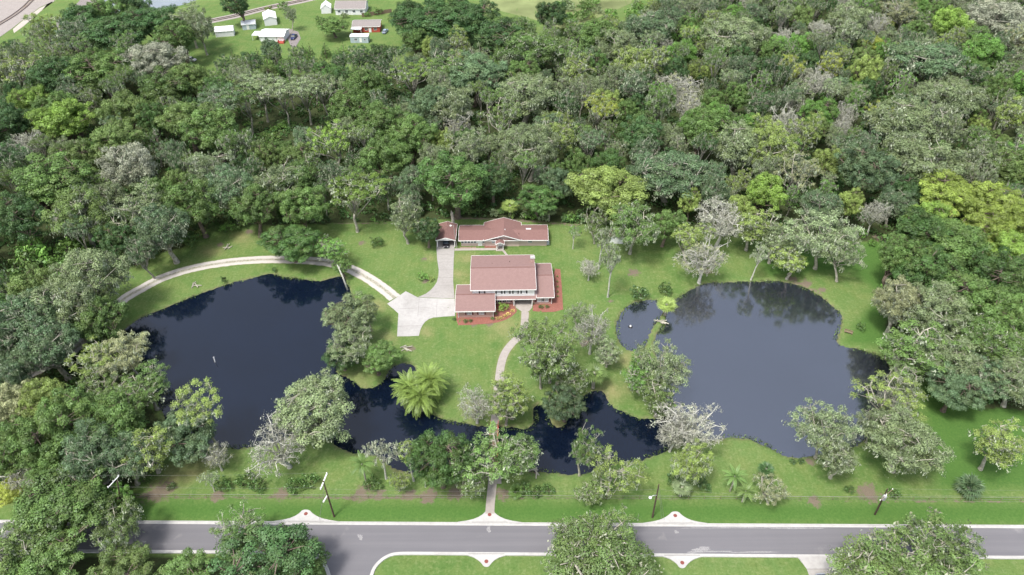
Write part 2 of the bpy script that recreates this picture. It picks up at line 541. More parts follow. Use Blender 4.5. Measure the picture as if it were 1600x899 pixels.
FOREST = [gp(q) for q in (
    [(-400,470),(-100,452),(60,436),(150,432),(185,428),(212,408),(240,398),(285,386),(315,366),(330,353),(380,350),(430,351),(500,350),(560,348),(640,345),(700,343),(790,343),(860,347),
     (900,350),(960,352),(1000,356),(1080,362),(1200,370),(1300,376),(1372,378),(1384,398),(1394,440),(1388,480),(1384,520),(1420,556),(1470,568),(1540,566),(1620,560),(2100,560),(2600,-60),(1040,-60),(1010,40),(930,66),(880,78),
     (835,76),(800,72),(760,70),(700,66),(660,72),(640,100),(560,112),(470,116),(418,114),(372,122),(346,142),(300,142),(282,112),(270,92),(150,92),(60,96),(0,100),(-500,190)],
    [(-500,480),(-100,462),(60,470),(130,490),(158,506),(186,535),(198,562),(220,600),(238,640),(258,682),(262,700),(215,742),(205,768),(120,772),(0,770),(-500,770)],
    [(-500,870),(200,870),(330,872),(440,878),(480,900),(490,990),(-500,990)],
    [(1480,575),(1540,570),(2100,565),(2100,640),(1540,640)],
)]

# ------------------------------------------------------------------ the ground sheet
xs = np.unique(np.concatenate([np.array([-1600,-1200,-900,-700,-560,-480,-420]), np.arange(-380, -136, 6.0), np.arange(-136, 140, 0.8), np.arange(140, 381, 6.0), np.array([420,480,560,700,900,1200,1600])]))
ys = np.unique(np.concatenate([np.array([-500,-200,-60,0,20]), np.arange(30, 60, 2.0), np.arange(60, 178, 0.8), np.arange(178, 240, 2.0), np.arange(240, 400, 4.0), np.array([420,460,520,600,760,1000,1400,2200,3200])]))
gx, gy = np.meshgrid(xs, ys)
gpts = np.stack([gx.ravel(), gy.ravel()], 1)
nearm = (np.abs(gpts[:, 0]) < 150) & (gpts[:, 1] > 40) & (gpts[:, 1] < 190)
pd = np.full(len(gpts), 50.0)
_q = gpts[nearm]
pd[nearm] = pond_sdf(_q) + 0.22 * np.sin(_q[:, 0] * 1.3 + 2 * np.sin(_q[:, 1] * 0.7)) * np.sin(_q[:, 1] * 1.1 + 1.7 * np.sin(_q[:, 0] * 0.5)) + 0.14 * np.sin(_q[:, 0] * 2.9 + _q[:, 1] * 2.3)
rd = np.full(len(gpts), 50.0)
rm = gpts[:, 1] < 90
rd[rm] = sdf(gpts[rm], ASPHALT)
gz = np.interp(pd, [-3.0, -1.4, 0.9], [-2.2, -1.2, 0.0])
gz = np.minimum(gz, np.interp(rd, [1.2, 2.4], [-0.22, 0.0]))
rng = np.random.default_rng(5)
gz += np.where((pd > 3) & (rd > 4), 0.02 * rng.standard_normal(len(gz)), 0)
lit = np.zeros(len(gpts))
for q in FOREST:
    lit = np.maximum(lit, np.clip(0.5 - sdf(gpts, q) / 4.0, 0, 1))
mul = np.zeros(len(gpts))
for px, py, r in ((990,426,2.4),(953,471,1.1),(565,380,1.6),(665,440,1.5),(914,536,1.8),(640,545,1.6),(1105,424,2.0),(240,772,3.0),(258,764,3.2),(340,774,2.0),(440,772,2.2),(565,770,2.6),(593,773,1.6),
                  (1272,783,2.0),(1356,770,3.4),(835,738,1.4),(1195,738,1.2),(1268,722,1.6),(300,712,2.4),(95,745,2.2),(20,765,2.5),(715,770,2.5),(670,775,2.6),(640,773,2.0),(785,772,2.2),(1260,442,2.2),(1285,452,1.6),(1240,436,2.0),(662,405,1.4),(345,383,1.6),(390,362,1.8),(230,405,1.2),(215,412,1.4),(765,506,1.6),(740,507,1.2),(1373,372,2.2),(1330,520,.8)):
    c = G(px, py)
    mul = np.maximum(mul, np.clip(1.0 - np.hypot(gpts[:, 0] - c[0], gpts[:, 1] - c[1]) / (r * 1.45), 0, 1))
LW = 0.55
for line, w in ((gp([(120,776),(250,777),(450,777),(640,779),(740,781)]), 0.4), (gp([(800,780),(900,780),(1100,781),(1250,782)]), 0.35), (gp([(1270,781),(1345,782),(1440,783),(1640,783)]), 0.35),
                (gp([(330,347),(420,351),(520,350),(640,348)]), 0.4), (gp([(715,341),(790,343),(860,349),(905,352)]), 0.8), (gp([(572,470),(571,490),(575,508),(579,525)]), 1.0), (gp([(1215,438),(1250,443),(1282,458)]), 0.7)):
    mul = np.maximum(mul, np.clip(0.78 - dist_line(gpts, line) / (w * 2.6), 0, 1))
dry = np.zeros(len(gpts))
for px, py, r in ((735,452,6),(730,405,4.5),(672,402,2.5),(330,392,5),(380,372,5),(790,512,6),(665,520,3),(630,735,3.5),(605,530,3.5),(720,430,4),(590,478,4),(270,745,5),(300,735,5),(870,662,4),(565,590,4),(1440,700,5),(975,560,5),(960,610,5),(1260,490,4),(740,640,4)):
    c = G(px, py)
    dry = np.maximum(dry, np.clip(0.75 - 0.75 * np.hypot(gpts[:, 0] - c[0], (gpts[:, 1] - c[1])) / r, 0, 1))
dry = np.maximum(dry, np.clip(1.0 - dist_line(gpts, WALK) / 1.6, 0, 0.5))
dark_grass = np.zeros(len(gpts))  # strength of the darker green grass inside each outline
for q in (gp([(150,786),(800,788),(1640,790),(1640,817),(150,811)]), gp([(1180,380),(1380,380),(1390,470),(1330,420),(1200,430)]), gp([(1440,600),(1640,600),(1640,760),(1470,760)]), gp([(1360,480),(1400,480),(1400,540),(1320,535)])):
    dark_grass = np.maximum(dark_grass, np.clip(0.6 - sdf(gpts, q) / 3.0, 0, 0.9))
bank = np.clip(1.0 - np.abs(pd - 0.25) / 0.6, 0, 1)
nx, ny = len(xs), len(ys)
me = bpy.data.meshes.new('ground')
idx = np.arange(nx * ny).reshape(ny, nx)
quads = np.stack([idx[:-1, :-1], idx[:-1, 1:], idx[1:, 1:], idx[1:, :-1]], -1).reshape(-1, 4)

def np_mesh(name, verts, faces, mat=None):
    """Fast mesh from numpy arrays; all faces have the same number of corners."""
    me = bpy.data.meshes.new(name)
    k = faces.shape[1]
    me.vertices.add(len(verts))
    me.vertices.foreach_set('co', np.ascontiguousarray(verts, np.float32).ravel())
    me.loops.add(faces.size)
    me.loops.foreach_set('vertex_index', np.ascontiguousarray(faces, np.int32).ravel())
    me.polygons.add(len(faces))
    me.polygons.foreach_set('loop_start', np.arange(0, faces.size, k, dtype=np.int32))
    if mat is not None: me.materials.append(mat)
    me.update(calc_edges=True)
    return me

def point_attr(me, name, vals, domain='POINT'):
    a = me.attributes.new(name, 'FLOAT', domain)
    a.data.foreach_set('value', np.ascontiguousarray(vals, np.float32))

bpy.data.meshes.remove(me)
me = np_mesh('ground', np.stack([gx.ravel(), gy.ravel(), gz], 1), quads, M['ground'])
for nme, vals in (('litter', lit), ('mulch', mul), ('dry', dry), ('dark_grass', dark_grass), ('bank', bank)):
    point_attr(me, nme, vals)
me.shade_smooth()
tag(link('ground', me), kind='structure')

# ------------------------------------------------------------------ water
wx = np.arange(-140, 140, 1.0); wy = np.arange(70, 165, 1.0)
cx, cy = np.meshgrid(wx + 0.5, wy + 0.5)
cd = pond_sdf(np.stack([cx.ravel(), cy.ravel()], 1)).reshape(cx.shape)
split = G(1040, 660)[0]
def water_sheet(name, mask, mat):
    iy, ix = np.nonzero(mask)
    q = np.stack([np.stack([wx[ix] + a, wy[iy] + b, np.full(len(ix), -0.30)], 1) for a, b in ((0, 0), (1, 0), (1, 1), (0, 1))], 1).reshape(-1, 3)
    u, inv = np.unique(q, axis=0, return_inverse=True)
    return tag(link(name, np_mesh(name, u, inv.reshape(-1, 4), mat)), kind='structure')
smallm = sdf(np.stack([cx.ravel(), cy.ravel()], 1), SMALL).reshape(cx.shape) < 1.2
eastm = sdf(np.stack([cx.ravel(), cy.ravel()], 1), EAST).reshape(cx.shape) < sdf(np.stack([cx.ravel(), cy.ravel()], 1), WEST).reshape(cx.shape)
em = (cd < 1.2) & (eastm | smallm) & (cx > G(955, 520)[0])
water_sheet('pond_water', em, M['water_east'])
water_sheet('pond_water', (cd < 1.2) & ~em, M['water_west'])

def flat(name, poly, z, mat, z0=None, kind='structure', parent=None):
    o = MB().slab([tuple(p[:2]) for p in poly], z - 0.12 if z0 is None else z0, z).build(name, mat, parent)
    return tag(o, kind=kind) if kind else o

# ------------------------------------------------------------------ road, kerbs, ramps
flat('road', ASPHALT, -0.10, M['asphalt'], -0.18)

def ribbon(line, o0, o1):
    """Outline of the band between two sideways offsets of a line (left is positive)."""
    line = np.array(line, float)
    t = np.gradient(line, axis=0)
    t /= np.linalg.norm(t, axis=1)[:, None] + 1e-9
    nrm = np.stack([-t[:, 1], t[:, 0]], 1)
    return line + nrm * o0, line + nrm * o1

def kerb(line, side):
    """Gutter pan and raised kerb along an asphalt edge; side = +1 when the lawn lies left of the line."""
    mb = MB()
    for a, b, z in ((0.0, 0.42, -0.085), (0.42, 0.62, 0.035)):
        p, q = ribbon(line, side * a, side * b)
        n = len(p)
        vs = [(*v, -0.3) for v in p] + [(*v, -0.3) for v in q] + [(*v, z) for v in p] + [(*v, z) for v in q]
        fs = []
        for i in range(n - 1):
            fs += [(2*n+i, 2*n+i+1, 3*n+i+1, 3*n+i), (i, i+1, 2*n+i+1, 2*n+i), (n+i, n+i+1, 3*n+i+1, 3*n+i)]
        mb.add(vs, fs)
    return tag(mb.build('kerb', M['kerb']), kind='structure')
kerb([far_kerb(x, 5.4) for x in range(XS0, XS1, 20)], 1)
kerb([near_kerb(x) for x in range(XS0, 450, 20)] + list(side_l), -1)
kerb(list(side_r) + [near_kerb(x) for x in range(660, XS1, 20)], -1)

def kerb_ramp(cx_, far, label):
    s = 1 if far else -1
    yk = (lambda x: 811.8 + 0.005 * x + 0.4) if far else (lambda x: 857.5 + 0.0068 * x + 3.4)
    prof = [(-50,0),(-36,2.0),(-25,4.6),(-17,8.0),(-11.5,11.5),(-8.6,14),(-6.5,16.2),(-3.5,17.6),(0,18),(3.5,17.6),(6.5,16.2),(8.6,14),(11.5,11.5),(17,8.0),(25,4.6),(36,2.0),(50,0)]
    if not far: prof = [(x * 0.78, y * 1.12) for x, y in prof]
    c = G(cx_, yk(cx_) - s * 6)
    pts = [G(cx_ + x, yk(cx_ + x) - s * y) for x, y in prof]
    pts = [(p[0] - c[0], p[1] - c[1]) for p in pts]
    r = thing('kerb_ramp', label, 'kerb ramp', (c[0], c[1], 0), 0, 'kerb ramps along the road')
    MB().slab(pts, -0.3, 0.045).build('apron', M['kerb'], r)
    d = G(cx_, yk(cx_) - s * 11.5)
    w = [(d[0] - c[0] + 0.36 * math.cos(k * math.pi / 8), d[1] - c[1] + 0.36 * math.sin(k * math.pi / 8)) for k in range(16)]
    MB().slab(w, 0.02, 0.065).build('warning_plate', M['red_dome'], r)
    sx0, sx1 = G(cx_ - 28, yk(cx_) + s * 0.2), G(cx_ + 28, yk(cx_) + s * 0.2)
    MB().box(sx0[0] - c[0], sx1[0] - c[0], sx0[1] - c[1] - 0.05, sx0[1] - c[1] + 0.05, -0.05, 0.052).build('joint', M['joint'], r)
kerb_ramp(478, True, 'white kerb ramp with brick red plate left of the pole with the white crossarm')
kerb_ramp(765, True, 'white kerb ramp with brick red plate where the footpath meets the road')
kerb_ramp(1055, True, 'white kerb ramp with brick red plate beside the pole with the street lamp')
kerb_ramp(760, False, 'white kerb ramp on the near kerb, across the road from the footpath')
kerb_ramp(1066, False, 'white kerb ramp on the near kerb, just right of the big mossy roadside tree')

flat('driveway_apron', [G(*p)[:2] for p in ((1245,869.6),(1249,873),(1260.6,889.5),(1333.5,889.5),(1334,869.9))], 0.05, M['concrete_white'], -0.3)
dl, dr = G(1260.6, 889.5), G(1333.5, 889.5)
flat('driveway', [(dl[0], dl[1]), (dl[0] + 0.1, 40), (dr[0] + 0.1, 40), (dr[0], dr[1])], 0.045, M['concrete'])

# ------------------------------------------------------------------ drives and paths of the house
flat('drive_pad', gp([(605,475),(620,465),(634,455.5),(643,460),(652.5,465),(666,466),(690,466.8),(710.5,467),(711,494),(694,495),(677,496.5),(670,499),(664.5,503),(660.5,508),(657,515),(654.5,525),(637,525.7),(620.5,526),(621.5,508),(622.5,490),(614,482.5)]), 0.045, M['concrete_white'])
flat('driveway', gp([(682,388.5),(710,390),(709,405),(708.3,425),(708,440),(709,452),(710.5,466.2),(690,466.2),(666,465.4),(653.5,464.4),(658,462.6),(666,459),(673,453.5),(678.5,447.5),(682.5,441),(685,432),(685.5,422),(684,412),(683,405)]), 0.05, M['concrete'])
flat('carport_floor', gp([(683,371),(711,371),(710,389.6),(682,388.1)]), 0.06, M['concrete'])
flat('footpath', gp([(710.4,388.6),(745,388.2),(784,387.8),(787.5,390.5),(793.5,398.5),(790,399),(784.5,392),(781,391.2),(745,391.4),(710.2,392)]), 0.05, M['walk'])

def ribbon_sheet(name, line, w, z, mat, zb=-0.1):
    n = len(line)
    t = np.gradient(line, axis=0); t /= np.linalg.norm(t, axis=1)[:, None]
    nr = np.stack([-t[:, 1], t[:, 0]], 1)
    m = 7
    vs, ac = [], []
    w = np.broadcast_to(w, (n,))
    for k in range(m):
        a = -1 + 2 * k / (m - 1)
        p = line + nr * (a * w)[:, None]
        vs.append(np.column_stack([p, np.full(n, z - (0.03 if k in (0, m - 1) else 0))])); ac.append(np.full(n, a))
    ii = np.arange(n * m).reshape(m, n)
    f = np.stack([ii[:-1, :-1], ii[1:, :-1], ii[1:, 1:], ii[:-1, 1:]], -1).reshape(-1, 4)[:, ::-1]
    me = np_mesh(name, np.vstack(vs), f, mat)
    point_attr(me, 'across', np.concatenate(ac))
    return tag(link(name, me), kind='structure')
ribbon_sheet('gravel_drive', DRIVE, 1.75, 0.055, M['gravel'])
pl, pr = ribbon(WALK, 0.92, -0.92)
flat('front_walk', np.vstack([pl, pr[::-1]]), 0.05, M['walk'])
pl, pr = ribbon(WALK_S, 0.85, -0.85)
flat('front_walk', np.vstack([pl, pr[::-1]]), 0.055, M['walk'])
flat('gate_landing', gp([(768,741),(783,741),(783.5,756),(767.5,756)]), 0.075, M['walk'])
flat('entry_terrace', gp([(804,470),(832,470),(831.5,481),(828,485),(824.5,488),(824,491),(816.5,491),(816,488),(812,485),(806,481)]), 0.06, M['walk'])

# mulch beds round the house
flat('mulch_bed', gp([(713,487),(771,485),(772,476),(804,474),(805.5,482),(808,485),(806,489),(799,495),(790,500),(778,504),(764,506),(735,508),(716,508.5),(713,500)]), 0.035, M['mulch_red'])
flat('mulch_bed', gp([(833,466),(865,466),(866,420),(875.5,421),(878,450),(880,484),(866,487.5),(848,488),(832.5,486.5)]), 0.035, M['mulch_red'])

# pale stains on the asphalt and joints in the concrete
st_rng = np.random.default_rng(12)
def stain(px, py, rx, ry, seed):
    r_ = np.random.default_rng(seed)
    n = 40; ph = r_.random(4) * 6.28
    pts = []
    for k in range(n):
        a = 2 * math.pi * k / n
        w = 1 + 0.22 * math.sin(2 * a + ph[0]) + 0.18 * math.sin(3 * a + ph[1]) + 0.14 * math.sin(7 * a + ph[2]) + 0.08 * math.sin(13 * a + ph[3])
        pts.append(G(px + rx * w * math.cos(a), py + ry * w * math.sin(a))[:2])
    flat('road_stain', pts, -0.097 + 0.0013 * seed, M['stain'], -0.12 - 0.001 * seed)
for q in ((1097, 857.5, 13, 3.2, 1), (1110, 861.5, 26, 1.6, 2), (1057, 831, 3.0, 2.6, 3), (563, 839, 4.0, 4.0, 4), (763.5, 827, 3.6, 4.0, 5), (1085, 862.5, 12, 1.5, 6), (1180, 862.5, 40, 1.0, 7), (1140, 824.5, 60, 1.0, 8), (1240, 825, 50, 1.1, 9), (225, 846, 3.0, 1.5, 11)):
    stain(*q)
def joint(a, b, z, w=0.035):
    A, B = np.array(G(*a)[:2]), np.array(G(*b)[:2])
    t = (B - A) / np.linalg.norm(B - A); n = np.array([-t[1], t[0]]) * w
    flat('joint', [A + n, B + n, B - n, A - n], z, M['joint'], z - 0.03)
joint((621.5, 510.2), (659, 509.2), 0.0485)
for a, b in (((622, 483), (668, 481)), ((655, 466), (653, 495)), ((683, 467), (682, 495))): joint(a, b, 0.0485, 0.025)
for y in (398, 410, 422, 434, 446): joint((684.5, y), (708.3, y), 0.0535, 0.03)
for k in range(4, len(WALK) - 3, 5):
    t_ = WALK[k + 1] - WALK[k]; t_ = t_ / np.linalg.norm(t_); nn_ = np.array([-t_[1], t_[0]])
    A, B = WALK[k] + nn_ * 0.9, WALK[k] - nn_ * 0.9
    flat('joint', [A + t_ * 0.02, B + t_ * 0.02, B - t_ * 0.02, A - t_ * 0.02], 0.0535, M['joint'], 0.03)
joint((1296, 871), (1296, 889), 0.0535, 0.03); joint((1261, 889.5), (1333.5, 889.5), 0.0535, 0.04)

# ------------------------------------------------------------------ buildings
def gable_roof(x0, x1, y0, y1, ze, zr, axis='x', mid=None, th=0.16):
    """A pitched roof with real thickness: profile across, pulled along the ridge axis."""
    mb = MB()
    a0, a1, b0, b1 = (y0, y1, x0, x1) if axis == 'x' else (x0, x1, y0, y1)
    m = (a0 + a1) / 2 if mid is None else mid
    prof = [(a0, ze), (m, zr), (a1, ze), (a1, ze - th), (m, zr - th), (a0, ze - th)]
    mk = (lambda a, b, z: (b, a, z)) if axis == 'x' else (lambda a, b, z: (a, b, z))
    vs = [mk(a, b0, z) for a, z in prof] + [mk(a, b1, z) for a, z in prof]
    fs = [(i, (i + 1) % 6, 6 + (i + 1) % 6, 6 + i) for i in range(6)] + [(0, 5, 4, 1), (1, 4, 3, 2), (6, 7, 10, 11), (7, 8, 9, 10)]
    return mb.add(vs, fs)

def roof_trim(mb, x0, x1, y0, y1, ze, zr, axis='x', mid=None, eaves=True, rakes=True):
    """White fascia: boards along the eaves and up the rakes, set just proud of the roof edge."""
    a0, a1, b0, b1 = (y0, y1, x0, x1) if axis == 'x' else (x0, x1, y0, y1)
    m = (a0 + a1) / 2 if mid is None else mid
    mk = (lambda a, b, z: (b, a, z)) if axis == 'x' else (lambda a, b, z: (a, b, z))
    def bar(p, q, da, db):
        vs = []
        for (a, b, z) in (p, q):
            for sa in (0, 1):
                for dz in (-0.22, 0.02):
                    vs.append(mk(a + sa * da, b + sa * db, z + dz))
        mb.add(vs, [(0, 1, 3, 2), (4, 6, 7, 5), (0, 4, 5, 1), (2, 3, 7, 6), (1, 5, 7, 3), (0, 2, 6, 4)])
    if eaves:
        bar((a0, b0, ze), (a0, b1, ze), -0.06, 0)
        bar((a1, b0, ze), (a1, b1, ze), 0.06, 0)
    if rakes:
        for b, s in ((b0, -0.06), (b1, 0.06)):
            bar((a0, b, ze), (m, b, zr), 0, s)
            bar((m, b, zr), (a1, b, ze), 0, s)

def gable_wall(x0, x1, y0, y1, z0, ze, zr, axis='x', mid=None):
    a0, a1, b0, b1 = (y0, y1, x0, x1) if axis == 'x' else (x0, x1, y0, y1)
    m = (a0 + a1) / 2 if mid is None else mid
    mk = (lambda a, b, z: (b, a, z)) if axis == 'x' else (lambda a, b, z: (a, b, z))
    prof = [(a0, z0), (a0, ze), (m, zr), (a1, ze), (a1, z0)]
    vs = [mk(a, b0, z) for a, z in prof] + [mk(a, b1, z) for a, z in prof]
    fs = [(i, (i + 1) % 5, 5 + (i + 1) % 5, 5 + i) for i in range(5)] + [(4, 3, 2, 1, 0), (5, 6, 7, 8, 9)]
    return MB().add(vs, fs)

def window(parent, x, y, z, w, h, side='front', panes=2, shutter=None, glassm=None, frame=True):
    """One window standing on a wall: frame > pane; the shutters are parts of the house."""
    def bx(mb, a0, a1, d0, d1, z0, z1):
        if side == 'front': mb.box(x + a0, x + a1, y - d1, y - d0, z + z0, z + z1)
        elif side == 'right': mb.box(x + d0, x + d1, y + a0, y + a1, z + z0, z + z1)
        else: mb.box(x - d1, x - d0, y + a0, y + a1, z + z0, z + z1)
    mb = MB()
    t = 0.07
    bx(mb, -w/2 - t, w/2 + t, 0, 0.07, h/2, h/2 + t)
    bx(mb, -w/2 - t, w/2 + t, 0, 0.10, -h/2 - t, -h/2)
    bx(mb, -w/2 - t, -w/2, 0, 0.07, -h/2, h/2)
    bx(mb, w/2, w/2 + t, 0, 0.07, -h/2, h/2)
    for k in range(1, panes):
        a = -w/2 + w * k / panes
        bx(mb, a - 0.03, a + 0.03, 0.02, 0.06, -h/2, h/2)
    f = mb.build('window', M['white'], parent)
    g = MB(); bx(g, -w/2, w/2, 0, 0.035, -h/2, h/2)
    g.build('pane', glassm or M['glass'], f)
    if shutter:
        for s in (-1, 1):
            q = MB()
            c = s * (w/2 + t + 0.21)
            bx(q, c - 0.19, c + 0.19, 0, 0.06, -h/2 - 0.05, h/2 + 0.05)
            for k in range(5):
                zz = -h/2 + h * (k + 0.5) / 5
                bx(q, c - 0.14, c + 0.14, 0.055, 0.085, zz - h * 0.06, zz + h * 0.06)
            q.build('shutter', shutter, parent)
    return f

def door(parent, x, y, z, w=0.95, h=2.05, mat=None, hx=0.36):
    f = MB().box(x - w/2 - 0.1, x - w/2, y - 0.09, y, z, z + h).box(x + w/2, x + w/2 + 0.1, y - 0.09, y, z, z + h).box(x - w/2 - 0.1, x + w/2 + 0.1, y - 0.09, y, z + h, z + h + 0.1)
    d = MB().box(x - w/2, x + w/2, y - 0.05, y, z, z + h).build('door', mat or M['white'], parent)
    f.build('frame', M['white'], d)
    MB().box(x + hx - 0.03, x + hx + 0.03, y - 0.12, y - 0.05, z + 0.95, z + 1.05).build('handle', M['chrome'], d)
    return d

# ---- the main house
HX, HY, HR = -2.0, 140.0, R(1.3)
house = thing('brick_house', 'two storey pink brick house with white upper storey and red brown shingle roofs', 'house', (HX, HY, 0), HR)
def hl(px, py, D, z=None):
    """Local x, z on the wall plane y = D of the house for a photo pixel."""
    u, v = (px - 800.0) / FPX, (py - 449.5) / FPX
    t = D / (CP - v * SP)
    return u * t - HX, CAM_H + t * (-SP - v * CP)
Y = lambda d: d - 140.0
# walls
FL = Y(136.6)
xr0, xr1 = 2.4, 6.95                                   # the entrance recess
lower = MB().box(-7.9, xr0, FL, Y(149.7), 0, 3.0).box(xr1, 7.5, FL, Y(149.7), 0, 3.0).box(xr0, xr1, FL + 1.6, Y(149.7), 0, 3.0).box(xr0, xr1, FL, FL + 1.6, 2.4, 3.0)
lower.build('wall', M['brick'], house)
gable_wall(-7.95, 7.55, FL - 0.05, Y(149.75), 2.55, 4.9, 6.35, 'x', Y(143.1)).build('wall', M['siding'], house)['label'] = 'white clapboard upper wall'
gable_wall(-11.5, -2.7, Y(131.7), Y(140.7), 0, 2.5, 3.6, 'x', Y(136.1)).build('wall', M['brick'], house)
gable_wall(7.56, 12.0, Y(136.4), Y(149.1), 0, 2.5, 4.05, 'x', Y(142.7)).build('wall', M['brick'], house)
MB().box(xr0 - 0.2, xr1 + 0.2, FL - 0.6, FL + 1.58, 0.0, 0.09).build('doorstep', M['walk'], house)
# roofs
def roof(x0, x1, y0, y1, ze, zr, mid, rake=True):
    r = gable_roof(x0, x1, y0, y1, ze, zr, 'x', mid).build('roof', M['roof_red'], house)
    tb = MB(); roof_trim(tb, x0, x1, y0, y1, ze, zr, 'x', mid, True, rake)
    tb.build('fascia', M['white'], r)
    MB().box(x0 + 0.02, x1 - 0.02, mid - 0.16, mid + 0.16, zr - 0.06, zr + 0.045).build('ridge_cap', M['roof_brown'], r)
    return r
main_roof = roof(-8.4, 7.95, Y(136.15), Y(150.3), 4.97, 6.6, Y(143.1))
roof(-12.1, -2.3, Y(131.0), Y(141.2), 2.62, 3.75, Y(136.1))
roof(8.02, 12.5, Y(135.8), Y(149.6), 2.62, 4.22, Y(142.7))
pr_ = MB().add([(-2.24, Y(135.55), 2.36), (7.94, Y(135.55), 2.36), (7.94, FL - 0.06, 2.62), (-2.24, FL - 0.06, 2.62), (-2.24, Y(135.55), 2.22), (7.94, Y(135.55), 2.22), (7.94, FL - 0.06, 2.48), (-2.24, FL - 0.06, 2.48)],
     [(0, 1, 2, 3), (7, 6, 5, 4), (0, 4, 5, 1), (1, 5, 6, 2), (3, 2, 6, 7), (0, 3, 7, 4)]).build('roof', M['roof_red'], house)
pr_['label'] = 'narrow roof over the entrance front'
MB().box(-2.22, 7.92, Y(135.55) - 0.07, Y(135.55) - 0.005, 2.18, 2.375).build('fascia', M['white'], pr_)
for px in (802.5, 831.0):
    x = hl(px, 470, 135.5)[0]
    MB().box(x - 0.09, x + 0.09, Y(135.75) - 0.09, Y(135.75) + 0.09, 0, 2.2).build('porch_post', M['white'], house)
# chimney
ch = MB().box(6.95, 7.94, Y(145.9), Y(146.9), 4.8, 7.1).build('chimney', M['brick'], house)
MB().box(6.85, 8.04, Y(145.8), Y(147.0), 7.1, 7.3).box(7.1, 7.8, Y(146.1), Y(146.7), 7.3, 7.5).build('cap', M['kerb'], ch)
# windows
for a, b in ((747.6, 757.9), (773.6, 784.6), (787.0, 797.3), (799.8, 810.2), (812.8, 823.4)):
    x0, z = hl(a, 456.4, 136.55); x1, _ = hl(b, 456.4, 136.55)
    window(house, (x0 + x1) / 2, FL - 0.05, 3.98, (x1 - x0) - 0.9, 1.0, 'front', 3, M['shutter'], M['glass_pale'])
for a, b in ((776.5, 783.5), (784.5, 790.5), (791.5, 796.5)):
    x0, _ = hl(a, 470.8, 136.6); x1, _ = hl(b, 470.8, 136.6)
    window(house, (x0 + x1) / 2, FL, 1.25, (x1 - x0) - 0.15, 1.25, 'front', 2)
for px in (774.8, 798.2):
    x, _ = hl(px, 470.8, 136.6)
    MB().box(x - 0.2, x + 0.2, FL - 0.07, FL, 0.55, 1.95).build('shutter', M['shutter_red'], house)
for a, b in ((725.7, 738.4), (744.4, 757.8)):
    x0, _ = hl(a, 488.5, 131.7); x1, _ = hl(b, 488.5, 131.7)
    window(house, (x0 + x1) / 2, Y(131.7), 1.5, (x1 - x0) - 0.9, 1.05, 'front', 3, M['shutter_red'], M['glass_pale'])
for a, b, g in ((838.8, 844.4, M['glass_pale']), (845.2, 850.4, M['glass']), (851.2, 856.6, M['glass_pale'])):
    x0, _ = hl(a, 469.2, 136.4); x1, _ = hl(b, 469.2, 136.4)
    window(house, (x0 + x1) / 2, Y(136.4), 1.35, (x1 - x0) - 0.15, 1.2, 'front', 2, None, g)
for px in (836.9, 858.8):
    x, _ = hl(px, 469.2, 136.4)
    MB().box(x - 0.22, x + 0.22, Y(136.4) - 0.07, Y(136.4), 0.65, 2.05).build('shutter', M['shutter_red'], house)
for yy in (139.0, 141.8, 144.5):
    window(house, 12.0, Y(yy), 1.4, 1.0, 1.2, 'right', 2)
for yy in (142.5, 146.5):
    window(house, -7.95, Y(yy), 3.9, 1.0, 1.0, 'left', 2)
MB().box(-11.56, -11.5, Y(133.0), Y(138.4), 0.05, 2.15).build('garage_door', M['white'], house)
door(house, (xr0 + xr1) / 2, FL + 1.6, 0.09, 1.9, 2.1, M['shutter'], 0.6)
MB().tube([(-11.42, Y(131.62), 0.05), (-11.42, Y(131.62), 2.4)], 0.06).build('downpipe', M['white'], house)
MB().tube([(-2.8, Y(131.62), 0.05), (-2.8, Y(131.62), 2.4)], 0.06).build('downpipe', M['white'], house)
MB().tube([(11.9, Y(136.3), 0.05), (11.9, Y(136.3), 2.4)], 0.06).build('downpipe', M['white'], house)
for vx, vy in ((-3.0, 145.5), (1.5, 146.2)):
    MB().tube([(vx, Y(vy), 5.4), (vx, Y(vy), 6.15)], 0.09).build('vent_pipe', M['wood_dark'], house)

# ---- the long guest house behind
gh = thing('guest_house', 'long low pale pink house with brown red roof and white gables behind the big house', 'house', (-2.3, 164, 0), R(0.5))
YG = lambda d: d - 164.0
MB().box(-11.8, 11.9, YG(161.1), YG(167.2), 0, 2.3).build('wall', M['brick_pale'], gh)
gw = gable_wall(-5.0, 4.3, YG(160.9), YG(167.9), 0, 2.35, 3.95, 'y', 0.0).build('wall', M['brick_pale'], gh)
def groof(x0, x1, y0, y1, ze, zr, axis, mid, rakes=True):
    r = gable_roof(x0, x1, y0, y1, ze, zr, axis, mid).build('roof', M['roof_brown'], gh)
    tb = MB(); roof_trim(tb, x0, x1, y0, y1, ze, zr, axis, mid, True, rakes)
    tb.build('fascia', M['white'], r)
    return r
groof(-12.5, -0.02, YG(160.35), YG(167.7), 2.42, 3.40, 'x', YG(164))
groof(0.02, 12.3, YG(160.35), YG(167.7), 2.42, 3.40, 'x', YG(164))
groof(-5.6, 4.95, YG(160.2), YG(168.9), 2.52, 4.20, 'y', 0.0)
def gl_(px, py, D):
    u, v = (px - 800.0) / FPX, (py - 449.5) / FPX
    t = D / (CP - v * SP)
    return u * t + 2.3
MB().box(-11.82, gl_(757, 381, 161.1), YG(161.1) - 0.05, YG(161.1) - 0.003, 0.95, 2.28).build('siding_panel', M['siding'], gh)
for px in (722.5, 727.5, 732.5, 737.5, 742.0):
    window(gh, gl_(px, 379, 161.1), YG(161.1) - 0.05, 1.62, 0.62, 0.95, 'front', 1, None, M['glass'])
door(gh, gl_(750, 380, 161.1), YG(161.1) - 0.05, 0.12, 0.95, 2.0, M['white'])
window(gh, gl_(755.3, 379, 161.1), YG(161.1) - 0.05, 1.6, 0.5, 0.9, 'front', 1)
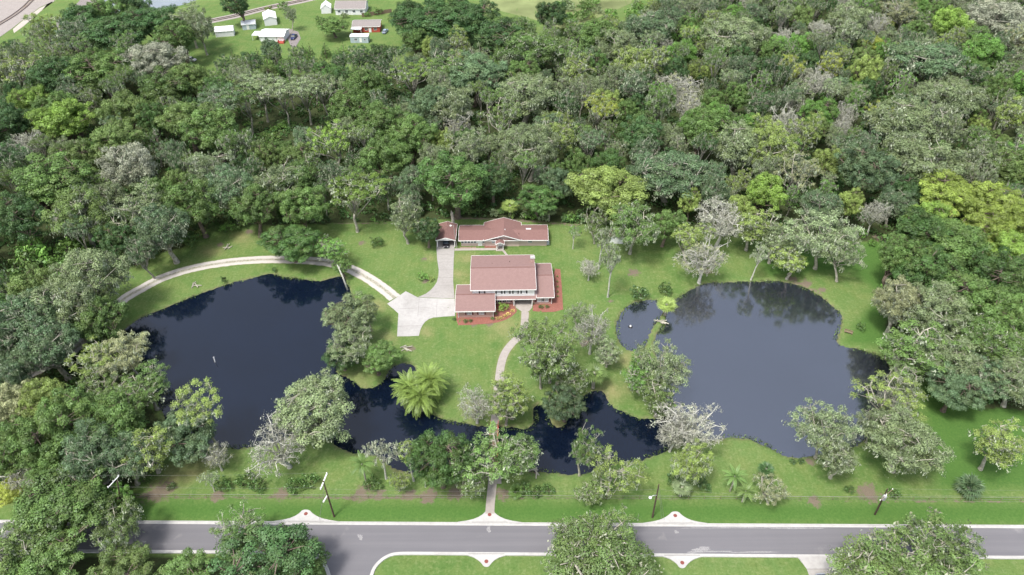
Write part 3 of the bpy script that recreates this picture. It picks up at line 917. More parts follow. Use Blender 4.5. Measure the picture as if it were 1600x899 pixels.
for px, w in ((800, 0.9), (828, 1.0)):
    window(gh, gl_(px, 379, 161.1), YG(161.1), 1.55, w, 0.85, 'front', 2)
window(gh, gl_(771, 378, 160.9), YG(160.9), 1.6, 0.8, 0.9, 'front', 2, None, M['glass_pale'])
# little gabled porch
pc = gl_(781, 384, 160)
MB().box(pc - 0.95, pc - 0.80, YG(159.0), YG(159.15), 0, 2.2).build('porch_post', M['white'], gh)
MB().box(pc + 0.80, pc + 0.95, YG(159.0), YG(159.15), 0, 2.2).build('porch_post', M['white'], gh)
po = gable_roof(pc - 1.25, pc + 1.25, YG(158.75), YG(160.8), 2.26, 2.85, 'y', pc).build('porch_roof', M['roof_brown'], gh)
tb = MB(); roof_trim(tb, pc - 1.25, pc + 1.25, YG(158.75), YG(160.8), 2.26, 2.85, 'y', pc); tb.build('fascia', M['white'], po)
door(gh, pc, YG(160.9), 0.1, 0.95, 2.0, M['white'])
MB().box(pc - 1.1, pc + 1.1, YG(158.6), YG(160.88), 0, 0.1).build('doorstep', M['walk'], gh)
MB().box(11.95, 12.7, YG(161.4), YG(162.3), 0, 0.85).build('cooling_unit', M['metal_grey'], gh)
MB().tube([(0.35, YG(163.0), 3.5), (0.35, YG(163.0), 4.35)], 0.12).build('vent_pipe', M['white'], gh)
MB().box(6.2, 7.6, YG(164.1), YG(164.5), 3.35, 3.55).build('ridge_vent', M['white'], gh)
MB().tube([(4.2, YG(162.4), 2.8), (4.2, YG(162.4), 3.4)], 0.07).build('vent_pipe', M['wood_dark'], gh)
tag(MB().slab([tuple(p) for p in gp([(719,386.5),(744,386),(744,388),(719,388.4)])], -0.1, 0.035).build('mulch_bed', M['mulch_tan']), kind='structure')
tag(MB().slab([tuple(p) for p in gp([(757,384.5),(776,384.2),(776,387.4),(757,387.6)])], -0.1, 0.035).build('mulch_bed', M['mulch_red']), kind='structure')

# ---- carport
cpt = thing('carport', 'open carport with brown red gabled roof left of the long house', 'carport', (-18.3, 164, 0))
r_ = gable_roof(-2.75, 2.75, YG(160.3), YG(168.2), 2.45, 3.35, 'y', 0).build('roof', M['roof_brown'], cpt)
tb = MB(); roof_trim(tb, -2.75, 2.75, YG(160.3), YG(168.2), 2.45, 3.35, 'y', 0); tb.build('fascia', M['white'], r_)
gable_wall(-2.45, 2.45, YG(166.6), YG(167.9), 0, 2.3, 3.1, 'y', 0).build('wall', M['brick_pale'], cpt)
for x in (-2.4, 2.4):
    for yy in (160.7, 163.6):
        MB().box(x - 0.09, x + 0.09, YG(yy) - 0.09, YG(yy) + 0.09, 0, 2.32).build('post', M['white'], cpt)
MB().add([(-2.6, YG(160.45), 2.3), (2.6, YG(160.45), 2.3), (0, YG(160.45), 3.15), (-2.6, YG(160.6), 2.3), (2.6, YG(160.6), 2.3), (0, YG(160.6), 3.15)], [(0, 1, 2), (5, 4, 3), (0, 3, 4, 1), (1, 4, 5, 2), (2, 5, 3, 0)]).build('gable_panel', M['siding'], cpt)

# ---- buildings far off beyond the woods
def cottage(name, label, px, py, w, d, h, rise, rz, wall, roofm, axis='x', windows=0, cat='house', over=0.3, trim=True, door_at=None, group=None):
    b = G(px, py)
    t = thing(name, label, cat, (b[0], b[1], 0), rz, group)
    gable_wall(-w/2, w/2, 0, d, 0, h, h + rise * (1 - 2 * over / d) - 0.1, axis).build('wall', wall, t)
    r = gable_roof(-w/2 - over, w/2 + over, -over, d + over, h + 0.06, h + rise + 0.06, axis).build('roof', roofm, t)
    if trim:
        tb = MB(); roof_trim(tb, -w/2 - over, w/2 + over, -over, d + over, h + 0.06, h + rise + 0.06, axis); tb.build('fascia', M['white'], r)
    for k in range(windows):
        window(t, -w/2 + w * (k + 0.5) / windows, 0, h * 0.58, min(1.2, w / windows * 0.5), 1.0, 'front', 2)
    if door_at is not None:
        door(t, door_at, 0, 0.05, 0.95, min(2.0, h - 0.3), M['white'])
    return t
red = cottage('red_cottage', 'small red walled house with grey shingle roof and white porch roof in the far clearing', 573, 51, 12.0, 8, 2.7, 1.1, R(3), M['siding_red'], M['roof_grey'], windows=3, door_at=1.6)
MB().box(-6.6, -1.9, -2.6, -0.35, 2.3, 2.44).build('porch_roof', M['metal_white'], red)
for x in (-6.4, -2.1): MB().box(x - 0.07, x + 0.07, -2.5, -2.36, 0, 2.3).build('porch_post', M['white'], red)
tr = cottage('trailer_home', 'pale blue flat roofed trailer in front of the red house', 562, 67.5, 7.8, 3.4, 2.8, 0.25, R(-1), M['siding_blue'], M['metal_white'], windows=0, cat='trailer', over=0.1)
window(tr, -1.5, 0, 1.6, 1.1, 0.9); window(tr, 2.4, 0, 1.6, 0.7, 0.7); door(tr, 0.6, 0, 0.3, 0.85, 1.9)
wr = cottage('white_house', 'low house with bright white metal roof and lean to carport in the far clearing', 426, 65.5, 10.4, 8.5, 2.4, 1.1, R(-2), M['siding'], M['metal_white'], windows=2, door_at=2.9)
MB().box(-9.2, -5.6, 1.0, 6.0, 2.25, 2.38).build('carport_roof', M['metal_white'], wr)
for x in (-9.0, -5.9): MB().box(x - 0.06, x + 0.06, 1.1, 1.22, 0, 2.25).build('post', M['white'], wr)
MB().box(3.0, 5.6, -2.2, -0.4, 0, 0.45).box(3.0, 3.1, -2.2, -0.4, 0.45, 1.2).box(5.5, 5.6, -2.2, -0.4, 0.45, 1.2).box(3.1, 5.5, -2.2, -2.1, 1.0, 1.2).build('deck', M['siding_red'], wr)
cottage('white_shed', 'white gabled shed with white metal roof standing behind the white roofed house', 424, 40, 5.5, 9.0, 3.0, 1.2, R(18), M['siding'], M['metal_white'], 'y', 0, 'shed', 0.15)
cottage('blue_shed', 'small blue grey shed with pale metal roof between two white sheds', 390, 46.5, 5.8, 4.6, 2.4, 1.1, R(14), M['siding_blue'], M['metal_grey'], 'x', 0, 'shed', 0.2, door_at=-0.5)
cottage('barn_shed', 'long white shed with rounded barn roof at the left edge of the far clearing', 352, 57.5, 7.8, 4.4, 2.4, 1.5, R(12), M['siding'], M['metal_white'], 'x', 0, 'shed', 0.12)
cottage('grey_house', 'house with wide pale grey roof and white walls at the top edge of the picture', 548, 23.5, 14.0, 10, 2.8, 2.2, R(1), M['siding'], M['roof_grey'], windows=4)
cottage('round_shed', 'little white shed beside the wide grey roofed house', 510, 21.5, 4.4, 6, 2.4, 1.8, R(8), M['siding'], M['metal_white'], 'y', 0, 'shed', 0.1)
cottage('hidden_shed', 'grey shed with pale roof half hidden among the woods near the far pond', 108, 84, 8.5, 6, 2.4, 0.7, R(10), M['wood'], M['metal_white'], 'x', 0, 'shed', 0.3)
cottage('garden_shed', 'small brown red roofed shed under the big oak right of the long house', 963, 381, 3.6, 3.2, 2.1, 1.0, R(-4), M['siding'], M['roof_brown'], 'y', 0, 'shed', 0.25, door_at=0.0)

# wooden fence by the grey house, with its boards
def board_fence(label, a, b, h=1.8):
    A, B = G(*a), G(*b)
    L = math.hypot(B[0] - A[0], B[1] - A[1])
    t = thing('board_fence', label, 'fence', (A[0], A[1], 0), math.atan2(B[1] - A[1], B[0] - A[0]))
    n = int(L / 2.4)
    pm = MB().box(-0.06, 0.06, -0.06, 0.06, 0, h + 0.1).mesh('post', M['wood'])
    bm = MB().box(0.03, L / n - 0.03, -0.03, 0.0, 0.05, h).mesh('board_panel', M['wood'])
    for k in range(n + 1):
        o = link('post', pm, t); o.location = (L * k / n, 0.06, 0)
    for k in range(n):
        o = link('panel', bm, t); o.location = (L * k / n, 0, 0)
board_fence('weathered brown board fence running right from the wide grey roofed house', (566, 27), (612, 20))

# ------------------------------------------------------------------ vehicles
def paint_mat():
    t = Nt('car_paint')
    oi = t.n('ShaderNodeObjectInfo')
    return t.principled(oi.outputs['Color'], 0.3, spec=0.5)
M['paint'] = paint_mat()
def loft(sections):
    """Skin through closed cross-sections given along y."""
    n = len(sections[0][1])
    vs = [(x, y, z) for y, sec in sections for x, z in sec]
    fs = []
    for i in range(len(sections) - 1):
        for k in range(n):
            q = (k + 1) % n
            fs.append((i * n + k, (i + 1) * n + k, (i + 1) * n + q, i * n + q))
    fs.append(tuple(range(n)))
    fs.append(tuple((len(sections) - 1) * n + k for k in range(n))[::-1])
    return MB().add(vs, fs)
def make_car(kind):
    r = bpy.data.objects.new('parked_car' if kind != 'pickup' else 'pickup_truck', None)
    COL.objects.link(r)
    def sec(w, zb, zt):
        return [(-w * 0.92, zb), (-w, zb + 0.18), (-w, zt - 0.16), (-w * 0.88, zt), (w * 0.88, zt), (w, zt - 0.16), (w, zb + 0.18), (w * 0.92, zb)]
    L = 4.6 if kind != 'pickup' else 5.4
    hl_ = L / 2
    body = loft([(-hl_, sec(0.74, 0.34, 0.72)), (-hl_ + 0.25, sec(0.86, 0.24, 0.84)), (-hl_ + 1.3, sec(0.9, 0.22, 0.93)), (hl_ - 1.2, sec(0.9, 0.22, 0.97)), (hl_ - 0.2, sec(0.86, 0.26, 0.95)), (hl_, sec(0.76, 0.36, 0.82))])
    body.build('body', M['paint'], r)
    def cab(y0, y1, y2, y3, zt):
        s = lambda w, z: [(-w, z), (w, z)]
        lo, hi = 0.80, 0.64
        return MB().add([(-lo, y0, 0.9), (lo, y0, 0.9), (lo, y3, 0.94), (-lo, y3, 0.94), (-hi, y1, zt), (hi, y1, zt), (hi, y2, zt), (-hi, y2, zt)], [(0, 1, 5, 4), (1, 2, 6, 5), (2, 3, 7, 6), (3, 0, 4, 7), (4, 5, 6, 7)])
    if kind == 'pickup':
        cab(-1.35, -0.75, 0.7, 0.95, 1.68).build('windows', M['glass'], r)
        MB().box(-0.66, 0.66, -0.72, 0.68, 1.66, 1.74).build('cab_roof', M['paint'], r)
        MB().box(-0.68, 0.68, 1.1, 2.5, 0.955, 0.985).build('load_bed', M['black'], r)
    else:
        cab(-1.2, -0.45, 1.35, 2.0, 1.40).build('windows', M['glass'], r)
        MB().box(-0.66, 0.66, -0.42, 1.32, 1.385, 1.45).build('cab_roof', M['paint'], r)
    wm = MB(); w2 = MB()
    n = 14
    ring = lambda rr, x: [(x, rr * math.cos(2 * math.pi * k / n), rr * math.sin(2 * math.pi * k / n)) for k in range(n)]
    vs = ring(0.33, -0.1) + ring(0.33, 0.1)
    wm.add(vs, [(k, (k + 1) % n, n + (k + 1) % n, n + k) for k in range(n)] + [tuple(range(n))[::-1], tuple(range(n, 2 * n))])
    vs = ring(0.2, -0.115) + ring(0.2, 0.115)
    w2.add(vs, [(k, (k + 1) % n, n + (k + 1) % n, n + k) for k in range(n)] + [tuple(range(n))[::-1], tuple(range(n, 2 * n))])
    tm, rm_ = wm.mesh('tyre', M['black']), w2.mesh('rim', M['chrome'])
    for sx in (-0.82, 0.82):
        for sy in (-hl_ + 0.9, hl_ - 0.95):
            o = link('wheel', tm, r); o.location = (sx, sy, 0.33)
            link('rim', rm_, o)
    for sx in (-0.55, 0.55):
        MB().box(sx - 0.16, sx + 0.16, -hl_ - 0.02, -hl_ + 0.1, 0.56, 0.70).build('headlight', M['lamp_clear'], r)
        MB().box(sx - 0.14, sx + 0.14, hl_ - 0.1, hl_ + 0.02, 0.62, 0.80).build('tail_light', M['tail_red'], r)
    return r
car0 = make_car('car'); truck0 = make_car('pickup')
car_used = []
def place_vehicle(src, px, py, rz, color, label, cat, z=0.0):
    o = src if src not in car_used else copy_tree(src)
    car_used.append(src)
    b = G(px, py)
    o.location = (b[0], b[1], z); o.rotation_euler = (0, 0, rz)
    tag(o, label, cat)
    for ch in o.children:
        if ch.name.startswith(('body', 'cab_roof')): ch.color = (*color, 1)
place_vehicle(truck0, 459.5, 60, R(-4), (0.012, 0.022, 0.10), 'dark blue pickup truck parked on the dirt beside the white roofed house', 'pickup truck')
place_vehicle(car0, 602, 51, R(170), (0.25, 0.33, 0.42), 'silver blue car parked on the grass right of the red house', 'car')
place_vehicle(car0, 299, 95, R(70), (0.7, 0.7, 0.7), 'white car half hidden by trees at the left end of the far clearing', 'car')
place_vehicle(car0, 697, 381.5, R(3), (0.012, 0.012, 0.016), 'black car parked under the open carport', 'car', 0.06)
place_vehicle(car0, 1287, 919, R(2), (0.30, 0.32, 0.36), 'grey car on the driveway at the bottom edge of the picture', 'car', 0.045)

# ------------------------------------------------------------------ tree workshop: a few trees of each kind, shared by all
def leaf_quads(c, nrm, size, rng, aspect=0.62, vertical=0.0):
    n = len(c)
    nrm = nrm / (np.linalg.norm(nrm, axis=1)[:, None] + 1e-9)
    t = rng.standard_normal((n, 3))
    if vertical: t = t * (1 - vertical) + np.array([0, 0, -1.0]) * vertical * 1.5
    t -= nrm * (t * nrm).sum(1)[:, None]
    t /= np.linalg.norm(t, axis=1)[:, None] + 1e-9
    b = np.cross(nrm, t)
    L = size[:, None] * 0.5
    W = L * aspect
    droop = nrm * (L * 0.25)
    v = np.stack([c - t * L - droop, c + b * W, c + t * L - droop, c - b * W], 1).reshape(-1, 3)
    return v, np.arange(4 * n).reshape(-1, 4)

def leaf_mesh(name, c, nrm, size, tint, warm, rng, mat, aspect=0.62, vertical=0.0):
    v, f = leaf_quads(c, nrm, size, rng, aspect, vertical)
    me = np_mesh(name, v, f, mat)
    point_attr(me, 'tint', np.repeat(tint, 4))
    point_attr(me, 'warm', np.repeat(warm, 4))
    return me

def unit(rng, n):
    d = rng.standard_normal((n, 3))
    return d / np.linalg.norm(d, axis=1)[:, None]

def clump_leaves(centres, radii, per_m2, size, rng, flat_=0.7, out=0.9, lower=-0.35, core=0.15):
    """Leaves on and just under the skin of each foliage pad."""
    C, N, T, W = [], [], [], []
    for c, r in zip(centres, radii):
        n = max(12, int(per_m2 * 8.0 * r * r))
        d = unit(rng, n * 2)
        d = d[d[:, 2] > lower - 0.25 * rng.random(len(d))][:n]
        n = len(d)
        bump = 0.86 + 0.22 * np.sin(d[:, 0] * 5 + c[0] * 3) * np.sin(d[:, 1] * 5 + c[1] * 3)
        rad = r * bump * (1.0 - core * rng.random(n) ** 0.7 * 2.0 + 0.12 * rng.standard_normal(n))
        p = c + d * rad[:, None] * np.array([1, 1, flat_])
        nn = d * out + rng.standard_normal((n, 3)) * 0.36 + np.array([0, 0, 0.25])
        ct, cw = rng.random(), rng.random() ** 2.2
        C.append(p); N.append(nn)
        T.append(np.clip(0.12 + 0.52 * ct + 0.38 * rng.random(n), 0, 1)); W.append(np.clip(cw * 0.8 + 0.35 * rng.random(n) ** 3, 0, 1))
    C = np.concatenate(C); N = np.concatenate(N)
    s = size * (0.65 + 0.7 * rng.random(len(C)))
    return C, N, s, np.concatenate(T), np.concatenate(W)

def crown_pads(rng, h, r, n, cz, az, lobes=7, depth=(0.62, 0.95), low=-0.45, inner=0.15):
    """Centres of the foliage pads: an uneven, lobed crown."""
    L = unit(rng, lobes); L[:, 2] = np.abs(L[:, 2]) * 0.8
    amp = 0.22 + 0.42 * rng.random(lobes)
    out = []
    tries = 0
    dmin = 1.45 * r / math.sqrt(n)
    while len(out) < n and tries < n * 60:
        tries += 1
        d = unit(rng, 1)[0]
        if d[2] < low: continue
        k = 0.56 + (amp * np.clip(L @ d, 0, 1) ** 4).sum()
        k = min(k, 1.12)
        q = rng.uniform(*depth) if rng.random() > inner else rng.uniform(0.2, 0.6)
        p = np.array([0, 0, cz]) + d * np.array([r, r, az]) * k * q
        if all(np.linalg.norm((p - o)) > dmin * (0.75 + 0.0015 * max(0, 600 - tries)) * 0.8 for o in out):
            out.append(p)
    return np.array(out)

def limbs(rng, pads, h, trunk_h, tr, n_main, lean=0.05, twig=True, wob=0.25, sides=6):
    """Trunk, main limbs and twigs that carry the given pads, as one mesh."""
    mb = MB()
    off = rng.standard_normal(2) * lean * h
    top = np.array([off[0], off[1], trunk_h])
    pts = [np.array([0, 0, -0.35]), np.array([0, 0, 0.0]), np.array([off[0] * 0.15, off[1] * 0.15, trunk_h * 0.25]), top * np.array([0.55, 0.55, 0.65]) + np.append(rng.standard_normal(2) * tr * 0.6, 0), top]
    mb.tube(pts, [tr * 1.75, tr * 1.45, tr * 1.05, tr * 0.92, tr * 0.85], 8)
    idx = [int(np.argmax(pads[:, 2]))]
    while len(idx) < min(n_main, len(pads)):
        d = np.min([np.linalg.norm(pads - pads[i], axis=1) for i in idx], axis=0)
        idx.append(int(np.argmax(d)))
    nodes = []
    for i in idx:
        e = pads[i]
        st = top * (0.72 + 0.28 * rng.random())
        m1 = st + (e - st) * 0.35 + np.array([0, 0, 0.12 * np.linalg.norm(e - st)]) + rng.standard_normal(3) * wob
        m2 = st + (e - st) * 0.7 + np.array([0, 0, 0.10 * np.linalg.norm(e - st)]) + rng.standard_normal(3) * wob
        mb.tube([st, m1, m2, e], [tr * 0.55, tr * 0.42, tr * 0.28, tr * 0.12], sides)
        for a, b in ((st, m1), (m1, m2), (m2, e)):
            for k in range(3): nodes.append(a + (b - a) * (k / 3))
    nodes = np.array(nodes)
    tips = []
    for i, e in enumerate(pads):
        if i in idx: continue
        d = np.linalg.norm(nodes - e, axis=1) + 0.35 * np.abs(nodes[:, 2] - e[2] + 1.0)
        st = nodes[int(np.argmin(d))]
        m = (st + e) / 2 + rng.standard_normal(3) * wob * 0.7
        mb.tube([st, m, e], [tr * 0.2, tr * 0.14, tr * 0.06], 4, False)
        tips.append((m, e))
    return mb, nodes, tips

PROTO = {}
def add_proto(kind, r0, h0, trunk, crown, moss=None):
    n_ = len(crown.vertices); co_ = np.empty(n_ * 3, np.float32); crown.vertices.foreach_get('co', co_); co_ = co_.reshape(-1, 3)
    r0 = float(np.percentile(np.hypot(co_[:, 0], co_[:, 1]), 96))      # the crown's true half width
    PROTO.setdefault(kind, []).append((r0, h0, trunk, crown, moss))

def hang_moss(pads, radii, rng, per, length, name='moss', fine=1.0):
    C, N, S, T = [], [], [], []
    for c, r in zip(pads, radii):
        k = rng.integers(2, 5)
        for _ in range(k):
            d = unit(rng, 1)[0]; d[2] = rng.uniform(-0.5, 0.55)
            base = c + d * r * np.array([0.95, 0.95, 0.75])
            n = per
            p = base + rng.standard_normal((n, 3)) * np.array([0.22, 0.22, 0.1]) * r
            p[:, 2] -= rng.random(n) ** 1.5 * length * (0.6 + r * 0.3)
            C.append(p); N.append(rng.standard_normal((n, 3)) * np.array([1, 1, 0.35]) + d * 0.3)
            S.append((0.30 + 0.5 * rng.random(n)) * fine); T.append(np.clip(0.3 + 0.4 * rng.random() + 0.3 * rng.random(n), 0, 1))
    C = np.concatenate(C); T = np.concatenate(T)
    return leaf_mesh(name, C, np.concatenate(N), np.concatenate(S), T, np.zeros(len(C)), rng, M['moss'], 0.30, 0.75)

def make_oak(seed, r=7.0, h=15.0, n=74, moss=0, per=25.0, leaf=0.27, flat_=0.85):
    rng = np.random.default_rng(seed)
    cz, az = 0.58 * h, 0.44 * h
    pads = crown_pads(rng, h, r, n, cz, az, rng.integers(6, 10), low=-0.6)
    rad = r * (0.10 + 0.115 * rng.random(len(pads)))
    mb, nodes, tips = limbs(rng, pads, h, 0.30 * h, 0.034 * h, 7)
    tr = mb.mesh('trunk', M['barkdark'] if not moss else M['bark'], True)
    C, N, S, T, W = clump_leaves(pads, rad, per, leaf, rng, flat_)
    cr = leaf_mesh('crown', C, N, S, T, W, rng, M['leaf'])
    ms = hang_moss(pads[rng.random(len(pads)) < 0.8], rad, rng, moss, 1.5) if moss else None
    add_proto('mossy_oak' if moss else 'oak_tree', r, h, tr, cr, ms)

def make_airy(seed, r=5.2, h=14.0, n=86, per=22.0, leaf=0.245, moss=7, kind='tall_tree', cz=0.60, az=0.42, th=0.34, tw=0.019):
    rng = np.random.default_rng(seed)
    cz, az = cz * h, az * h
    pads = crown_pads(rng, h, r, n, cz, az, rng.integers(5, 8), (0.45, 1.0), -0.75, 0.2)
    rad = r * (0.10 + 0.09 * rng.random(len(pads)))
    mb, nodes, tips = limbs(rng, pads, h, th * h, tw * h, 9, 0.06, True, 0.4)
    tr = mb.mesh('trunk', M['bark'], True)
    C, N, S, T, W = clump_leaves(pads, rad, per, leaf, rng, 0.75, 0.6, -0.7, 0.3)
    cr = leaf_mesh('crown', C, N, S, T, W, rng, M['leaf'], 0.5)
    sel = rng.random(len(pads)) < 0.55
    ms = hang_moss(pads[sel], rad[sel], rng, moss, 1.3) if moss else None
    add_proto(kind, r, h, tr, cr, ms)

def make_bare(seed, r=5.5, h=12.0, n=95):
    """Grey, half leafless crown: branching limbs hung with moss, few leaves."""
    rng = np.random.default_rng(seed)
    cz, az = 0.60 * h, 0.42 * h
    pads = crown_pads(rng, h, r, n, cz, az, 6, (0.5, 1.05), -0.6, 0.25)
    mb, nodes, tips = limbs(rng, pads, h, 0.30 * h, 0.026 * h, 12, 0.05, True, 0.45)
    for m, e in tips:
        for _ in range(3):
            q = e + unit(rng, 1)[0] * np.array([1, 1, 0.7]) * rng.uniform(0.5, 1.1)
            st = m + (e - m) * rng.uniform(0.3, 1)
            mb.tube([st, (st + q) / 2 + rng.standard_normal(3) * 0.12, q], [0.05, 0.04, 0.02], 3, False)
    tr = mb.mesh('trunk', M['bark_grey'], True)
    sel = rng.random(len(pads)) < 0.5
    rad = r * (0.10 + 0.07 * rng.random(len(pads)))
    C, N, S, T, W = clump_leaves(pads[sel], rad[sel], 4.5, 0.34, rng, 0.8, 0.4, -0.8, 0.4)
    cr = leaf_mesh('crown', C, N, S, T, W, rng, M['leaf'], 0.45)
    ms = hang_moss(pads, rad * 1.15, rng, 15, 1.1, 'moss', 0.62)
    add_proto('bare_tree', r, h, tr, cr, ms)
M['bark_grey'] = plain('grey_bark', (0.42, 0.42, 0.37), 0.9, 0.3, 2.5)

def make_slender(seed, r=2.6, h=9.0, n=26):
    rng = np.random.default_rng(seed)
    pads = crown_pads(rng, h, r, n, 0.74 * h, 0.24 * h, 5, (0.4, 1.0), -0.7, 0.2)
    rad = r * (0.15 + 0.12 * rng.random(len(pads)))
    mb, nodes, tips = limbs(rng, pads, h, 0.52 * h, 0.016 * h, 6, 0.02, True, 0.2)
    tr = mb.mesh('trunk', M['bark_grey'], True)
    C, N, S, T, W = clump_leaves(pads, rad, 9.0, 0.30, rng, 0.75, 0.6, -0.7, 0.3)
    cr = leaf_mesh('crown', C, N, S, T, W, rng, M['leaf'], 0.5)
    sel = rng.random(len(pads)) < 0.5
    add_proto('slender_tree', r, h, tr, cr, hang_moss(pads[sel], rad[sel], rng, 7, 0.7))

def make_shrub(seed, r=1.6, h=2.0, n=16, leaf=0.26, kind='shrub', per=16):
    rng = np.random.default_rng(seed)
    pads = crown_pads(rng, h, r, n, 0.42 * h, 0.5 * h, 5, (0.45, 0.9), -0.35, 0.2)
    rad = r * (0.24 + 0.12 * rng.random(len(pads)))
    mb, nodes, tips = limbs(rng, pads, h, 0.2 * h, 0.05, 5, 0.02, True, 0.08, 5)
    tr = mb.mesh('trunk', M['barkdark'])
    C, N, S, T, W = clump_leaves(pads, rad, per, leaf, rng, 0.8, 0.8, -0.6, 0.2)
    add_proto(kind, r, h, tr, leaf_mesh('crown', C, N, S, T, W, rng, M['leaf']))

def make_pine(seed, r=1.9, h=6.0):
    """Young pine: tiers of needle tufts round a straight stem."""
    rng = np.random.default_rng(seed)
    pads, rad = [], []
    for t in range(8):
        z = h * (0.18 + 0.78 * t / 7)
        rr = r * (1 - 0.86 * t / 7)
        k = max(1, int(6 * (1 - t / 8)))
        for j in range(k):
            w = 2 * math.pi * (j + 0.5 * (t % 2)) / k + rng.normal() * 0.2
            pads.append([rr * 0.75 * math.cos(w), rr * 0.75 * math.sin(w), z]); rad.append(0.30 + 0.30 * (1 - t / 7))
    pads = np.array(pads)
    mb = MB(); mb.tube([(0, 0, -0.2), (0, 0, h * 0.5), (0, 0, h * 0.97)], [0.11, 0.07, 0.02], 6)
    for p in pads: mb.tube([(0, 0, p[2] - 0.2), tuple(p)], [0.04, 0.015], 4, False)
    C, N, S, T, W = clump_leaves(pads, np.array(rad), 18, 0.34, rng, 0.8, 0.4, -0.7, 0.3)
    add_proto('young_pine', r, h, mb.mesh('trunk', M['barkdark']), leaf_mesh('crown', C, N, S, T, W, rng, M['leaf'], 0.3))

def fan_frond(rng, L=1.7):
    """Cabbage-palm frond: stem and folded fan, along +x."""
    v, f = [], []
    n = 11
    for k in range(n):
        a = (k / (n - 1) - 0.5) * math.radians(200)
        ln = L * (0.62 - 0.12 * abs(a)) * (0.9 + 0.2 * rng.random())
        d = np.array([math.cos(a), math.sin(a), 0.0]); s = np.array([-d[1], d[0], 0])
        o = np.array([L * 0.5, 0, 0.0])
        m = o + d * ln * 0.6 + np.array([0, 0, -0.05]); e = o + d * ln + np.array([0, 0, -0.35 - 0.1 * rng.random()])
        i = len(v)
        v += [o, m + s * 0.09, e, m - s * 0.09]; f.append((i, i + 1, i + 2, i + 3))
    i = len(v)
    v += [np.array([0, -0.03, 0]), np.array([0, 0.03, 0]), np.array([L * 0.5, 0.02, 0]), np.array([L * 0.5, -0.02, 0])]; f.append((i, i + 3, i + 2, i + 1))
    return np.array(v), np.array(f)

def feather_frond(rng, L=3.4, pairs=15, arch=1.0, w=0.62):
    """Feather frond: arching midrib with leaflets, along +x."""
    v, f = [], []
    def rib(t): return np.array([L * (t - 0.10 * arch * t ** 3), 0, L * (0.30 * t * arch - 0.62 * arch * t * t)])
    for k in range(6):
        a, b = rib(k / 6), rib((k + 1) / 6)
        i = len(v); hw = 0.05 * (1 - k / 7)
        v += [a + [0, -hw, 0], a + [0, hw, 0], b + [0, hw * 0.8, 0], b + [0, -hw * 0.8, 0]]; f.append((i, i + 3, i + 2, i + 1))
    for k in range(pairs):
        t = 0.10 + 0.9 * (k + 0.5) / pairs
        p = rib(t); tan = rib(min(1, t + 0.02)) - rib(t - 0.02); tan /= np.linalg.norm(tan)
        ln = w * math.sin(math.pi * min(1, 0.2 + 0.8 * t)) ** 0.6 * (0.9 + 0.2 * rng.random())
        for s in (-1, 1):
            d = np.array([0, s, 0]) * 0.85 + tan * 0.65 + np.array([0, 0, -0.25 + 0.2 * rng.random()])
            d /= np.linalg.norm(d)
            i = len(v); q = tan * 0.10
            v += [p - q, p + d * ln * 0.5 - q * 0.9, p + d * ln, p + d * ln * 0.5 + q * 1.1]
            f.append((i, i + 1, i + 2, i + 3))
    return np.array(v), np.array(f)

def rot_z(v, a):
    c, s = math.cos(a), math.sin(a)
    return v @ np.array([[c, s, 0], [-s, c, 0], [0, 0, 1]])
def rot_y(v, a):       # positive lifts +x upwards
    c, s = math.cos(a), math.sin(a)
    return v @ np.array([[c, 0, s], [0, 1, 0], [-s, 0, c]])

def make_palm(seed, kind, h, n, frond, tr, r0, spread=(-50, 75)):
    rng = np.random.default_rng(seed)
    V, F, T = [], [], []
    k0 = 0
    for k in range(n):
        v, f = frond(rng)
        el = math.radians(spread[0] + (spread[1] - spread[0]) * (k / (n - 1)) ** 0.9 + rng.normal() * 5)
        v = rot_z(rot_y(v, el), k * 2.399 + rng.normal() * 0.12) + np.array([0, 0, h])
        V.append(v); F.append(f + k0); k0 += len(v); T.append(np.full(len(v), 0.25 + 0.6 * rng.random()))
    me = np_mesh('crown', np.concatenate(V), np.concatenate(F), M['frond'])
    point_attr(me, 'tint', np.concatenate(T)); point_attr(me, 'warm', rng.random(k0) ** 3)
    mb = MB().tube([(0, 0, -0.3), (0, 0, 0.2), (0.05, 0, h * 0.5), (0, 0.03, h * 0.92), (0, 0, h + 0.15)], [tr * 1.35, tr * 1.15, tr, tr * 0.95, tr * 1.1], 8)
    add_proto(kind, r0, h + 0.8, mb.mesh('trunk', M['bark'], True), me)

for s in (11, 12, 13, 14, 15): make_oak(s, 7.0, 15.0, 128 + 6 * (s % 4), 0)
make_oak(16, 6.0, 14.5, 105, 0, 25, 0.27, 0.85)
for s in (21, 22, 23): make_oak(s, 6.6, 15.0, 128, 10, 21, 0.26, 0.85)
for s in (31, 32, 33, 34): make_airy(s)
make_airy(35, 6.0, 12.0, 84, 19, 0.245, 12); make_airy(36, 5.0, 13.0, 58, 18, 0.24, 8)
for s in (37, 38, 39): make_airy(s, 5.5, 16.0, 52, 21.0, 0.25, 8, 'high_crowned_tree', 0.79, 0.19, 0.40, 0.0125)
for s in (41, 42, 43): make_bare(s)
for s in (51, 52): make_slender(s)
for s in (61, 62, 63): make_shrub(s)
make_shrub(64, 0.8, 0.7, 10, 0.16, 'flower_bush', 26)
for s in (71, 72): make_pine(s)
make_palm(81, 'cabbage_palm', 5.0, 30, fan_frond, 0.22, 2.0, (-60, 80))
make_palm(82, 'cabbage_palm', 6.5, 26, fan_frond, 0.20, 1.9, (-70, 80))
make_palm(83, 'palmetto', 0.7, 26, fan_frond, 0.25, 1.9, (5, 80))
make_palm(84, 'feather_palm', 5.5, 16, lambda r: feather_frond(r, 2.9, 14, 1.1, 0.5), 0.15, 2.6, (-25, 75))

